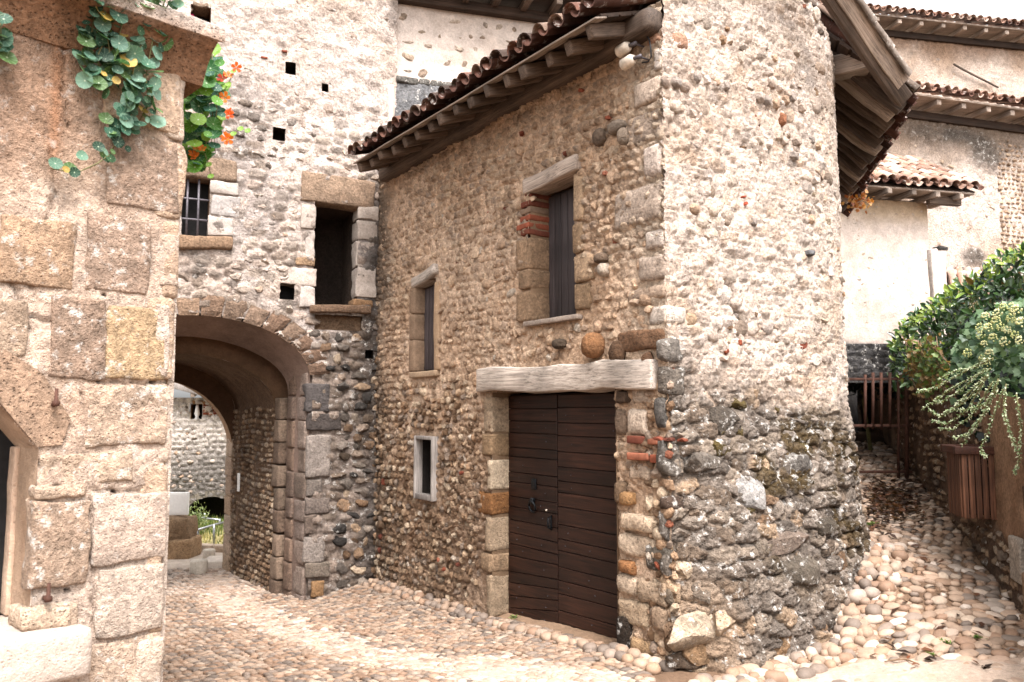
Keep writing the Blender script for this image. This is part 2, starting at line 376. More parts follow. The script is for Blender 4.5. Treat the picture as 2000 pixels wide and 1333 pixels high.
def tube(name, pts, rad, mat, parent, n=6, label=None, M=None):
    pts = np.array(pts, float); V, F = [], []; rad = np.broadcast_to(rad, len(pts))
    for i, p in enumerate(pts):
        t = pts[min(i+1, len(pts)-1)]-pts[max(i-1, 0)]; t /= np.linalg.norm(t)+1e-9
        a = np.cross(t, [0, 0, 1] if abs(t[2]) < .9 else [1, 0, 0]); a /= np.linalg.norm(a); b = np.cross(t, a)
        for k in range(n):
            q = 2*np.pi*k/n; V.append(p+rad[i]*(a*np.cos(q)+b*np.sin(q)))
    m = len(pts)
    for i in range(m-1):
        for k in range(n): F.append((i*n+k, i*n+(k+1) % n, (i+1)*n+(k+1) % n, (i+1)*n+k))
    F.append(tuple(range(n-1, -1, -1))); F.append(tuple(range((m-1)*n, m*n)))
    return put(name, mk_mesh(name, V, F, mat), parent, label=label)
def quads(name, polys, mat, parent, col=None, smooth=False, label=None, kind=None):
    V, F = [], []
    for p in polys: F.append(tuple(range(len(V), len(V)+len(p)))); V += [np.asarray(q, float) for q in p]
    return put(name, mk_mesh(name, V, F, mat, smooth, None if col is None else np.tile(lin(col), (len(V), 1))), parent, label=label, kind=kind)
def recess(name, w, u0, u1, z0, z1, depth, mat, parent, col, back=None, back_mat=None, o=.004):
    P = lambda u, z, q: w.P(u, z, q); d = -depth
    polys = [[P(u0, z0, o), P(u0, z1, o), P(u0, z1, d), P(u0, z0, d)], [P(u1, z0, o), P(u1, z1, o), P(u1, z1, d), P(u1, z0, d)],
             [P(u0, z1, o), P(u1, z1, o), P(u1, z1, d), P(u0, z1, d)], [P(u0, z0, o), P(u1, z0, o), P(u1, z0, d), P(u0, z0, d)]]
    quads(name, polys, mat, parent, col)
    if back: quads(back, [[P(u0, z0, d), P(u1, z0, d), P(u1, z1, d), P(u0, z1, d)]], back_mat, parent, (10, 10, 10))

# stones: collected as specs, the largest become parts, the rest one part
class Stones:
    def __init__(s): s.L = []
    def add(s, P, B, size, col, mode='pebble', crust=False, tilt=0., yaw=0.):
        c_, s_ = math.cos(tilt), math.sin(tilt); T = np.array([[c_, 0, -s_], [0, 1, 0], [s_, 0, c_]])
        A = B@T@np.diag(size); s.L.append((np.asarray(P, float), A, np.asarray(col, float), mode, crust, R.randrange(NV)))
    def build(s, parent, name='stone', rest='small_stones', mo=M_STONE_O, ma=M_STONE_A, mco=M_CRUST_O, mca=M_CRUST_A, limit=290, big=.0):
        if not s.L: return
        P = np.array([q[0] for q in s.L]); A = np.array([q[1] for q in s.L]); d2 = ((P-C0)**2).sum(1)
        area = np.linalg.norm(A[:, :, 0], axis=1)*np.linalg.norm(A[:, :, 2], axis=1)/d2
        area = np.where(inview(P, 20), area, area*1e-4); order = np.argsort(-area); cache = {}
        for i in order[:limit]:
            p, a, c, mode, crust, v = s.L[i]; key = (mode, crust, v)
            if key not in cache: 
                V, F = LUMP[(mode, 3 if (mode != 'pebble' and area[order[0]] > 3e-4) else 2)][v]; cache[key] = mk_mesh(name, V, F, mco if crust else mo)
                if mode != 'pebble': cache[key].set_sharp_from_angle(angle=.42)
            put(name, cache[key], parent, mat4(a, p), color=c)
        for cr, mt in ((False, ma), (True, mca)):
            Vs, Fs, Cs, n = [], [], [], 0
            for i in order[limit:]:
                p, a, c, mode, crust, v = s.L[i]
                if crust != cr: continue
                V, F = LUMP[(mode, 2 if area[i] > 5e-5 else 1)][v]
                Vs.append(V@a.T+p); Fs.append(F+n); n += len(V); Cs.append(np.tile(c, (len(V), 1)))
            if Vs:
                me = mk_mesh(rest, np.concatenate(Vs), np.concatenate(Fs), mt, True, np.concatenate(Cs)); put(rest, me, parent, kind='stuff')
                if any(q[3] != 'pebble' for q in s.L): me.set_sharp_from_angle(angle=.5)
def pal(p, jit=.16): return lin(R.choice(p))*R.uniform(1-jit, 1+jit)
def pack(u0, u1, z0, z1, hf, wf, wob=.03, seed=0):
    z = z0
    while z < z1:
        pack.row += 1; h0 = hf(z); u = u0-R.random()*.1
        while u < u1:
            w = wf(u, z); h = h0*R.uniform(.82, 1.12)
            yield u+w/2, z+h0/2+wob*math.sin(u*1.7+z*2.1+seed)+wob*.6*math.sin(u*5.3+z*3), w, h
            u += w*R.uniform(.96, 1.08)
        z += h0
pack.row = 0

P_TAN = [(204, 178, 150), (184, 155, 127), (160, 134, 110), (212, 192, 168), (176, 158, 142), (150, 123, 98)]
P_PALE = [(226, 208, 194), (212, 194, 180), (234, 220, 209), (194, 182, 173), (206, 180, 156), (220, 204, 188)]
P_GREY = [(156, 145, 135), (170, 158, 147), (138, 128, 119), (180, 167, 154), (150, 133, 117), (186, 171, 155)]
P_DGREY = [(98, 93, 89), (118, 111, 105), (86, 81, 77), (138, 128, 119), (108, 94, 80)]
P_BRICK = [(174, 106, 80), (158, 94, 72), (184, 124, 98), (142, 88, 70)]
P_COB = [(190, 166, 145), (176, 153, 133), (160, 144, 131), (180, 152, 128), (144, 130, 119), (194, 176, 158), (168, 140, 118), (182, 159, 139)]
P_COBP = [(214, 195, 178), (204, 184, 167), (192, 177, 164), (208, 182, 160), (218, 203, 190), (186, 162, 143)]

# ------------------------------------------------------------------ plan of the place
KX, KY = 1.18, 6.13
H1 = Wall((KX, KY), (-.576, .817), (-.817, -.576))
A0 = math.atan2(.574, .818)
H2 = Curve((KX, KY), lambda u: A0+math.radians(44)*float(sstep(1.8, 3.2, u)), 7.0)
J = H1.P(5.08, 0)[:2]
G = Wall(J, (-.909, -.417), (.417, -.909))
FW = Wall((-1.72, 4.0), (-.716, -.698), (.698, -.716))
RW = Wall((4.08, 6.36), (.274, .962), (-.962, .274))
PD = np.array([-.576, .817])                       # direction of the gate passage

CP = np.array([[.85, 6.6, 0], [1.18, 6.13, .0], [-.15, 8.05, -.13], [-1.7, 10.2, -.22], [-2.4, 9.8, -.40], [-4.5, 12.6, -.5], [-3.6, 12.3, -.5], [-6, 14, -.52], [-3, 15, -.52], [-8, 18, -.5], [-4, 18, -.5],
               [0, 4.5, .0], [-1.6, 5, -.06], [-2.5, 7, -.22], [-4, 8.6, -.4], [2.19, 6.75, .0], [2.8, 7.15, .36], [3.35, 7.6, .56], [4.08, 6.36, .22], [4.3, 7.4, .42], [4.0, 9, .72], [5.2, 10.4, 1.02], [4.3, 10.4, 1.0],
               [5.6, 12.3, 1.35], [5, 13, 1.5], [2.2, 5.6, .0], [4, 5, .0], [-3, 2, -.1], [3, 2, 0], [9, 8, .6], [9, 14, 1.5], [0, 14, 0], [1.6, 5.9, -.01], [2.6, 6.3, .06]])
def _k(r): return r**1.5
_A = np.linalg.norm(CP[:, None, :2]-CP[None, :, :2], axis=-1); _n = len(CP)
_M = np.block([[_k(_A)+1e-2*np.eye(_n), np.c_[np.ones(_n), CP[:, :2]]], [np.r_[np.ones((1, _n)), CP[:, :2].T], np.zeros((3, 3))]])
_w = np.linalg.solve(_M, np.r_[CP[:, 2], 0, 0, 0])
def gz(x, y):
    x, y = np.asarray(x, float), np.asarray(y, float); sh = x.shape; q = np.stack([x.ravel(), y.ravel()], 1)
    d = _k(np.linalg.norm(q[:, None]-CP[None, :, :2], axis=-1)); return (d@_w[:_n]+_w[_n]+q@_w[_n+1:]).reshape(sh)

def inpoly(x, y, poly):
    r = np.zeros(np.shape(x), bool); n = len(poly)
    for i in range(n):
        (xa, ya), (xb, yb) = poly[i], poly[(i+1) % n]
        if ya == yb: continue
        r ^= ((ya > y) != (yb > y)) & (x < (xb-xa)*(y-ya)/(yb-ya)+xa)
    return r
HOUSE = [tuple(H1.P(u, 0)[:2]) for u in (5.08, 0)]+[tuple(H2.P(u, 0)[:2]) for u in np.arange(.2, 7, .2)]+[(4.5, 18), (-1.2, 18)]
UC, ARW = 2.14, 1.30                                # gate arch: centre and half width along G
def gate_side(x, y): return (x-G.O[0])*G.N[0]+(y-G.O[1])*G.N[1]
def in_gate(x, y):                                  # inside the passage, between its walls
    s = -gate_side(x, y)/-(PD@G.N); q = np.stack([x-PD[0]*s-G.O[0], y-PD[1]*s-G.O[1]], -1)@G.U
    return (q > UC-ARW+.02) & (q < UC+ARW)
def rw_side(x, y): return (x-RW.O[0])*RW.N[0]+(y-RW.O[1])*RW.N[1]
def h2_side(x, y):
    us = H2.us; P = H2.p; n = H2.n
    d2 = (x[..., None]-P[:, 0])**2+(y[..., None]-P[:, 1])**2; k = d2.argmin(-1)
    return (x-P[k, 0])*n[k, 0]+(y-P[k, 1])*n[k, 1], us[k]
def line_d(x, y, pts):
    q = np.stack([x, y], -1); r = np.full(x.shape, 1e9)
    for a, b in zip(pts[:-1], pts[1:]):
        a, b = np.array(a[:2]), np.array(b[:2]); t = np.clip(((q-a)@(b-a))/((b-a)@(b-a)), 0, 1); r = np.minimum(r, np.linalg.norm(q-a-t[..., None]*(b-a), axis=-1))
    return r
BAND = [at_z(400, 1090, -.5), at_z(430, 1150, -.4), at_z(560, 1215, -.25), at_z(740, 1275, -.12), at_z(1010, 1322, -.05), at_z(1300, 1370, 0)]
PATCH = [at_z(1500, 1235, 0.02), at_z(1600, 1275, .0), at_z(1500, 1320, 0), at_z(1800, 1330, .0), at_z(2100, 1330, .05)]
def pale(x, y):
    P = np.stack([x, y, 0*x], -1)
    d = line_d(x, y, BAND)+.16*fbm(P*2.2, 5, 3); e = line_d(x, y, PATCH)+.12*fbm(P*3, 9, 3)
    return np.maximum(1-sstep(.12, .42, d), 1-sstep(.12, .34, e)), 1-sstep(.1, .3, e)

# ------------------------------------------------------------------ ground
xs = lines(-16, 16, .5); 
gx = np.unique(np.concatenate([np.arange(-60, -5.2, 1.5), np.arange(-5.2, 6.2, .045), np.arange(6.2, 60, 1.5)])); gy = np.unique(np.concatenate([np.arange(-30, 4.6, 1.), np.arange(4.6, 12.5, .045), np.arange(12.5, 26, .4), np.arange(26, 90, 4)]))
X, Y = np.meshgrid(gx, gy, indexing='ij'); Zb = gz(np.clip(X, -9, 8), np.clip(Y, 2, 18))
Pg = np.stack([X, Y, 0*X], -1); Zg = Zb+.012*fbm(Pg*5, 3, 3)+.006*fbm(Pg*21, 8, 2)-.012
pl, pt_ = pale(X, Y); Zg = Zg+.008*pl+.018*pt_
dirt = sstep(-.2, .6, fbm(Pg*1.3, 21, 4))
gc = mixc(mixc(lin((172, 146, 122)), lin((136, 112, 92)), dirt), lin((204, 185, 169)), np.clip(pl*1.1, 0, 1))
far = sstep(11.5, 13, Y)*(X < 0); gc = mixc(gc, lin((226, 212, 198)), far*.95)
alley = sstep(8.6, 10.5, Y)*(X > 3); gc = mixc(gc, lin((110, 92, 76)), alley)
n1, n2 = X.shape; ii = np.arange(n1*n2).reshape(n1, n2)
Fg = np.stack([ii[:-1, :-1], ii[1:, :-1], ii[1:, 1:], ii[:-1, 1:]], -1).reshape(-1, 4)
street = put('street', mk_mesh('street', np.stack([X, Y, Zg], -1).reshape(-1, 3), Fg, M_GROUT, True, gc.reshape(-1, 3)), kind='structure')
quads('ground', [[(-900, -900, -1.6), (900, -900, -1.6), (900, 900, -1.6), (-900, 900, -1.6)]], M_GROUT, None, (150, 140, 120), kind='structure')

S = Stones()
def cobbles(x0, x1, y0, y1, sa, sb, ang, test, palette, bury=.006, flat=.022, jit=.2, lane=0.):
    c_, s_ = math.cos(ang), math.sin(ang); Lm = 14; pts = []; row = 0
    for b in np.arange(-Lm, Lm, sb):
        row += 1
        a = np.arange(-Lm, Lm, sa)+(row % 2)*sa/2; a = a+RN.uniform(-jit, jit, len(a))*sa; bb = b+RN.uniform(-jit, jit, len(a))*sb
        pts.append(np.stack([a*c_-bb*s_, a*s_+bb*c_], 1))
    p = np.concatenate(pts)+[(x0+x1)/2, (y0+y1)/2]
    p = p[(p[:, 0] > x0) & (p[:, 0] < x1) & (p[:, 1] > y0) & (p[:, 1] < y1)]
    z = gz(p[:, 0], p[:, 1]); m = inview(np.c_[p, z], 90) & test(p[:, 0], p[:, 1]); p, z = p[m], z[m]
    pl, pt = pale(p[:, 0], p[:, 1])
    e = .04; nx = -(gz(p[:, 0]+e, p[:, 1])-z)/e; ny = -(gz(p[:, 0], p[:, 1]+e)-z)/e
    for i in range(len(p)):
        if pt[i] > .55 and R.random() < .2*pt[i]: continue
        nrm = np.array([nx[i], ny[i], 1.]); nrm /= np.linalg.norm(nrm); an = ang+R.gauss(0, .28+.25*(lane > 0))
        t1 = np.array([math.cos(an), math.sin(an), 0]); t1 -= nrm*(t1@nrm); t1 /= np.linalg.norm(t1); t2 = np.cross(nrm, t1)
        k = R.uniform(.8, 1.15)*(R.uniform(.55, .8) if R.random() < .2 else 1); w = sa*.58*k*R.uniform(.85, 1.15); h = sb*.62*k*R.uniform(.9, 1.2)
        B = np.stack([t1, nrm, -t2], 1)                # columns: along, up, across
        c = pal(P_COB) if R.random() > max(pl[i], lane, .9*(p[i, 1] > 10.6)*(p[i, 0] < 0))*.9 else pal(P_COBP, .1)
        c = c*(.85 if lane == 0 else 1)
        S.add([p[i, 0], p[i, 1], z[i]-bury-.010*pl[i]+.006*pt[i]+R.uniform(-.006, .006)], B@np.eye(3), (w, flat*R.uniform(.8, 1.2), h), c)
def t_street(x, y):
    s, u = h2_side(x, y)
    ok = ~inpoly(x, y, HOUSE) & ((gate_side(x, y) > .02) | in_gate(x, y)) & (rw_side(x, y) > .03)
    return ok, s, u
def alley_zone(x, y): return (x-1.9)*.9+(y-6.1)*.25 > 0.35*np.sin(y*2)*.3
cobbles(-6, 3.2, 4.9, 12.4, .100, .045, math.radians(-14), lambda x, y: t_street(x, y)[0] & ~alley_zone(x, y) & ~((t_street(x, y)[1] < .62) & (t_street(x, y)[1] > -.5) & (x > 1.0)), P_COB)
cobbles(1.0, 6.6, 4.9, 12.5, .128, .070, math.radians(12), lambda x, y: t_street(x, y)[0] & alley_zone(x, y) & (t_street(x, y)[1] > .12), P_COB, flat=.027, bury=.008, lane=.3)
# rounder stones along the foot of the house
for u in np.arange(.0, 5.0, .115):
    for k in range(2):
        p = H1.P(u+R.uniform(-.04, .04), 0, .07+.11*k+R.uniform(-.02, .03)); 
        if .6 < u < 2.4 and k == 0: continue
        S.add([p[0], p[1], gz(p[0], p[1])+.012], H1.basis()[:, [0, 2, 1]], (.058*R.uniform(.8, 1.2), .045, .05*R.uniform(.8, 1.2)), pal(P_COB), tilt=R.uniform(-.6, .6))
for u in np.arange(-.25, 2.9, .085):
    for k in range(4):
        if R.random() < .12: continue
        p = H2.P(u+R.uniform(-.04, .04), 0, .40*max(.25, 1-max(0, u-1.1)*.55)+.055+.085*k+R.uniform(-.02, .03)); r = R.uniform(.7, 1.35)
        S.add([p[0], p[1], gz(p[0], p[1])+.022-.004*k], H2.basis(u)[:, [0, 2, 1]], (.058*r*R.uniform(.8, 1.25), .048*r, .05*r*R.uniform(.8, 1.2)), pal(P_COBP if R.random() < .3 else P_COB), tilt=R.uniform(-.7, .7))
S.build(street, 'cobble', 'small_cobbles', mo=M_COB_O, ma=M_COB_A, limit=295)

# ------------------------------------------------------------------ the corner house
house = thing('corner_house', 'rubble stone corner house with dark double door and overhanging tiled roof', 'house', H1.P(2.5, -.1, -1))
ro = lambda px, py, o=0.: H1.uz(px, py, o)
D_U0, D_U1, D_Z1 = .565, 2.385, 2.07                # door opening
UW = (1.062, 1.735, 2.74, 4.02)                     # upper shuttered window
MW = (3.565, 4.04, 2.345, 3.40)                     # middle window
LW = (3.50, 3.94, .885, 1.60)                       # low framed window
HOLES = [(D_U0, D_U1, -1, D_Z1), UW, MW, LW]
def hole1(u, z):
    m = np.zeros(u.shape, bool)
    for a, b, c, d in HOLES: m |= (u > a) & (u < b) & (z > c) & (z < d)
    return m
def near_hole(u, z, holes, m=.06):
    for a, b, c, d in holes:
        if a-m < u < b+m and c-m < z < d+m: return True
    return False
EZ = 4.79                                           # underside of the eaves at their edge
def cov1(u, z, P): return np.clip(.25+.75*sstep(.25, -.35, fbm(P*1.1, 12, 3)-.35*sstep(2.6, 3.6, z)), 0, 1)*1.
def off1(u, z, P):
    e, a, b = worley(u, z, .098, .082, 5); e2, a2, b2 = worley(u, z, .045, .04, 9)
    return -.022+.007*sstep(1.6, 2.6, z)+.016*fbm(P*3, 31, 3)+.016*fbm(P*17, 33, 3)+cov1(u, z, P)*(.036*sstep(.0, .5, e)*(.35+a)+.010*sstep(0, .5, e2))
def col1(u, z, P):
    n = fbm(P*1.6, 41, 4); c = mixc(lin((246, 218, 192)), lin((234, 202, 172)), sstep(-.4, .5, n))
    e, a, b = worley(u, z, .098, .082, 5); c = mixc(c, cellcol(P_TAN, b), sstep(.1, .4, e)*cov1(u, z, P)*.75*(a > .2))
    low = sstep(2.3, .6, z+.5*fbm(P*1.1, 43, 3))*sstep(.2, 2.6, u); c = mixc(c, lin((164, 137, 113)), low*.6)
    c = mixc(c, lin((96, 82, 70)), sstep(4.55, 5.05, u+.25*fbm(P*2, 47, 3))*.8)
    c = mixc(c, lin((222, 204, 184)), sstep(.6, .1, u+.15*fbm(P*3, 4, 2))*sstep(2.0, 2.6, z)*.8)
    return c
us = lines(-.02, 5.12, .0135, [x for h in HOLES for x in h[:2]]); zs = lines(-.6, 5.15, .0135, [x for h in HOLES for x in h[2:]])
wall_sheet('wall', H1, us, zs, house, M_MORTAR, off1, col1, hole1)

def zA(P): return EZ+.12+.38*(.5-(-( (P[...,0]-KX)*H1.N[0]+(P[...,1]-KY)*H1.N[1])*-1))   # roof underside over the door front
TIP = at_z(1768, 196, 4.92); TE2 = at_z(1668, 372, 4.92); EB = (TE2-TIP); EB /= np.linalg.norm(EB)
# the verge runs parallel to the straight part of the right front
vd = np.array([-math.cos(A0), -math.sin(A0)]); dd = ray(1634, 0)
tt = np.linalg.solve(np.array([[dd[0], -vd[0]], [dd[1], -vd[1]]]), TIP[:2]); VER = C0+dd*tt[0]
nB = np.cross(EB, VER-TIP); nB /= np.linalg.norm(nB); nB = nB if nB[2] > 0 else -nB
def zB(x, y): return TIP[2]-(nB[0]*(x-TIP[0])+nB[1]*(y-TIP[1]))/nB[2]

def bulge(u, z): return .40*np.clip(1-z/2.1, 0, 1.3)**1.25*sstep(.0, .4, u)*(1-.62*sstep(1.2, 2.7, u))+.010*(3.5-z)*sstep(.0, .5, u)
def dark2(u, z, P): return sstep(-.3, .42, 2.30-.17*u-z+.42*fbm(P*1.7, 57, 4))
CRK = [H2.uz(*q, .05) for q in [(1438, 548), (1452, 560), (1444, 588), (1456, 612), (1468, 628), (1470, 655)]]+[H2.uz(*q, .05) for q in [(1470, 655), (1475, 690)]]
def crack(u, z):
    q = np.stack([u+.02*np.sin(z*37), z], -1); r = np.full(np.shape(u), 9.)
    for a, b in zip(CRK[:-1], CRK[1:]):
        a, b = np.array(a), np.array(b); t = np.clip(((q-a)@(b-a))/(((b-a)@(b-a))+1e-9), 0, 1); r = np.minimum(r, np.linalg.norm(q-a-t[..., None]*(b-a), axis=-1))
    return np.exp(-(r/.014)**2)
def off2(u, z, P):
    e, a, b = worley(u, z, .15, .10, 7); e2, a2, b2 = worley(u, z, .21, .13, 8); e3, _, _ = worley(u, z, .06, .045, 3); d = dark2(u, z, P); cv = sstep(.3, -.3, fbm(P*1.2, 64, 3)-.1)
    return bulge(u, z)-.016+(1-d)*(.010+.034*cv*.55*sstep(0, .3, e)*(.2+1.1*a)+.012*sstep(0, .5, e3))+d*(.05*sstep(0, .22, e2)*(.3+a2)+.022*sstep(0, .3, e3)+.012*fbm(P*24, 52, 2)-.012)-crack(u, z)*.06+.028*fbm(P*3.2, 51, 3)+.020*fbm(P*13, 53, 3)+.02*sstep(0, .3, fbm(P*2.1, 58, 2))*(z > 2.2)
def col2(u, z, P):
    n = fbm(P*1.5, 61, 4); c = mixc(lin((240, 224, 211)), lin((222, 199, 178)), sstep(-.1, .6, n))
    c = mixc(c, lin((176, 168, 162)), sstep(.15, .55, fbm(P*1.1, 66, 4))*.6)
    d = dark2(u, z, P); dk = mixc(lin((156, 140, 125)), lin((110, 98, 88)), sstep(-.3, .4, fbm(P*2.6, 63, 4)))
    c = mixc(c, dk, d*.92)
    e, a, b = worley(u, z, .15, .10, 7); c = mixc(c, cellcol(P_PALE, b), sstep(.08, .3, e)*(1-d)*.6*(a > .3)); e2, a2, b2 = worley(u, z, .21, .13, 8); c = mixc(c, cellcol(P_GREY+P_GREY+P_TAN[:1], b2), sstep(.05, .2, e2)*d*.8)
    moss = d*sstep(.05, .25, fbm(P*2.9, 68, 4))*sstep(.2, .9, z)*sstep(.55, 1., u); c = mixc(c, lin((104, 84, 36)), moss*.85)
    c = mixc(c, lin((205, 176, 146)), sstep(.9, .2, z)*sstep(.55, .1, u)*.7)
    return al(c, np.clip(d+.35*sstep(.1, .45, fbm(P*1.3, 69, 3))*sstep(.6, 1.6, u), 0, 1)*.9)
ztop2 = lambda u: np.minimum(6.2, np.where(u > .9, zB(H2.P(u, 0)[..., 0], H2.P(u, 0)[..., 1])+.03, 6.2))
wall_sheet('wall', H2, np.concatenate([lines(-.0, 3.5, .0155), np.arange(3.56, 7, .06)]), lines(-.5, 6.2, .0155), house, M_MORTAR, off2, col2, ztop=ztop2)

# quoins where the two fronts meet, and dressed stones round the openings: (u0,u1,z0,z1,o0,o1,colour,material)
def corner(px0, py0, py1, l2, col=(214, 196, 180), mat=None, oo=.02):
    u1 = ro(px0, (py0+py1)/2)[0]; z1 = ro(1285, py0)[1]; z0 = ro(1285, py1)[1]
    block('quoin', H1, -.015-.028*0, u1, z0+.012, z1-.012, -l2, oo, mat or M_TUFA, house, col, r=.035, amp=.014, step=.05)
for q in [(1262, 46, 86, .30, (196, 160, 136)), (1279, 92, 140, .10, (222, 210, 200)), (1240, 145, 198, .13), (1226, 205, 272, .10, (190, 172, 156)), (1262, 278, 345, .17, (226, 210, 198)), (1200, 352, 432, .16), (1262, 440, 486, .18, (224, 210, 198)),
          (1246, 492, 550, .20), (1226, 556, 588, .14, (206, 184, 164)), (1264, 592, 636, .22, (226, 214, 202)), (1208, 640, 686, .05, (150, 118, 92))]: corner(*q)
for (x0, y0, x1, y1, c) in [(1206, 762, 1232, 792, (120, 100, 84)), (1234, 757, 1272, 792, (216, 198, 180)), (1204, 795, 1226, 850, (150, 130, 112)), (1228, 798, 1268, 852, (222, 204, 186)), (1226, 902, 1268, 935, (214, 194, 174)),
                            (1205, 940, 1226, 985, (160, 136, 112)), (1214, 960, 1240, 990, (190, 152, 108)), (1216, 1002, 1280, 1040, (214, 192, 168)), (1212, 1045, 1288, 1088, (218, 198, 176)), (1212, 1092, 1244, 1122, (190, 142, 98)),
                            (1208, 1124, 1246, 1168, (214, 194, 172)), (1248, 1132, 1306, 1180, (202, 180, 156)), (1206, 1172, 1270, 1226, (206, 184, 158)), (1236, 1248, 1278, 1282, (198, 168, 132)), (1276, 1186, 1310, 1236, (190, 166, 142))]:
    u0, u1, z0, z1 = H1.rect(x0, y0, x1, y1); block('jamb_stone', H1, u0+.006, u1-.006, z0+.008, z1-.008, -.24, .035, M_TUFA, house, c, r=.035, amp=.016, step=.045)
block('guard_stone', H1, .40, .545, -.02, .26, -.16, .05, M_CRUST_A, house, (74, 62, 52), r=.03, amp=.012, step=.05, label='dark upright guard stone at the right foot of the door')
for (x0, y0, x1, y1) in [(1222, 853, 1254, 868), (1222, 886, 1264, 900), (1262, 858, 1282, 870), (1268, 888, 1284, 904)]:
    u0, u1, z0, z1 = H1.rect(x0, y0, x1, y1, .05); block('brick', H1, u0, u1, z0, z1, -.1, .045, M_BRICK, house, R.choice(P_BRICK), r=.008, amp=.004)
for (x0, y0, y1, c) in [(948, 774, 846, (206, 184, 158)), (944, 847, 893, (176, 150, 120)), (962, 897, 958, (214, 196, 172)), (936, 961, 1006, (170, 126, 82)), (952, 1009, 1078, (204, 182, 156)), (944, 1081, 1120, (186, 160, 132)), (962, 1124, 1208, (200, 178, 152))]:
    u0, u1, z0, z1 = H1.rect(x0, y0, 966, y1); u0 = D_U1-.012
    block('jamb_stone', H1, u0, max(u1, u0+.08), z0+.006, z1-.006, -.26, .03, M_TUFA, house, c, r=.022, amp=.008, step=.05)

# stones of the two fronts
S = Stones()
keep1 = [(-.1, .52, 2.35, 6), (-.1, .52, -1, 2.4)]
SKIP1 = HOLES+[(2.385, 2.62, -.3, 2.1), (.06, 2.60, 2.03, 2.36), (.98, 1.82, 2.66, 2.74), (1.735, 1.95, 2.74, 3.9), (.92, 1.06, 2.78, 3.95), (1.0, 1.86, 3.98, 4.18), (4.04, 4.22, 2.3, 3.4), (3.5, 4.12, 2.26, 2.36), (3.5, 4.1, 3.38, 3.52), (.26, .57, -.3, 2.1), (3.45, 4.0, .84, 1.64)]
B1 = H1.basis()
def h_row(z): return R.uniform(.066, .09) if z < 3.2 else R.uniform(.075, .105)
for u, z, w, h in pack(.02, 5.06, -.3, 4.98, h_row, lambda u, z: R.uniform(.045, .095) if R.random() < .85 else R.uniform(.1, .17), .025, 1):
    P = H1.P(u, z, 0)
    if near_hole(u, z, SKIP1, .02) or (u < .13 and z > 2.3) or z < gz(P[0], P[1])-.05: continue
    cov = float(fbm(P*1.2, 71, 3)); bury = .0
    if z > 2.9: bury = .012+.03*max(0, cov+.1)
    elif z > 2.1: bury = .006+.02*max(0, cov)
    if u < .5 and z > 2.3: bury += .02*R.random()
    if R.random() < .05+.35*(1-float(cov1(np.array(u), np.array(z), P))): continue
    big = R.random() < (.05 if u < 2.2 else .02)
    k = 1.5 if big else 1
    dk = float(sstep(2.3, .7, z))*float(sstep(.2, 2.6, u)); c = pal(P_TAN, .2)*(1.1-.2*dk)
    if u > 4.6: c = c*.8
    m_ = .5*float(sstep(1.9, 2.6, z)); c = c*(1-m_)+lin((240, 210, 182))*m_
    rr = R.random()
    if rr < .012: c = pal(P_BRICK)
    elif rr < .03: c = lin((214, 200, 184))
    mode = 'pebble' if R.random() < .3 else 'rubble'
    S.add(H1.P(u, z, -bury-.006+R.uniform(-.014, .014)), B1, (w*.56*k, R.uniform(.026, .046)*k, h*R.uniform(.52, .68)*k), c, mode, tilt=(R.uniform(.15, .7)*(1 if pack.row % 2 else -1) if R.random() < .75 else R.uniform(-.4, .4)))
def st1(px, py, w, h, c, mode='pebble', d=.07, tilt=0., o=.02): u, z = ro(px, py); S.add(H1.P(u, z, o), B1, (w, d, h), lin(c), mode, tilt=tilt)
st1(1166, 677, .105, .115, (172, 130, 92), d=.10, o=.04); st1(1210, 690, .07, .1, (120, 94, 72)); st1(1096, 672, .08, .05, (110, 96, 82)); st1(1178, 505, .07, .05, (150, 130, 112)); st1(1184, 528, .05, .06, (206, 192, 176))
st1(1208, 250, .1, .06, (160, 146, 132)); st1(1175, 270, .07, .08, (150, 132, 116)); st1(1222, 268, .05, .08, (168, 152, 136)); st1(610+660, 700, .05, .06, (120, 92, 70), 'rubble')
for q in [(1138, 178), (1022, 262), (1186, 340), (1192, 232), (860, 1094), (898, 1102), (905, 924), (870, 1112), (1108, 300)]: st1(*q, .04, .03, R.choice(P_BRICK), 'rubble', .04, R.uniform(-.6, .6))

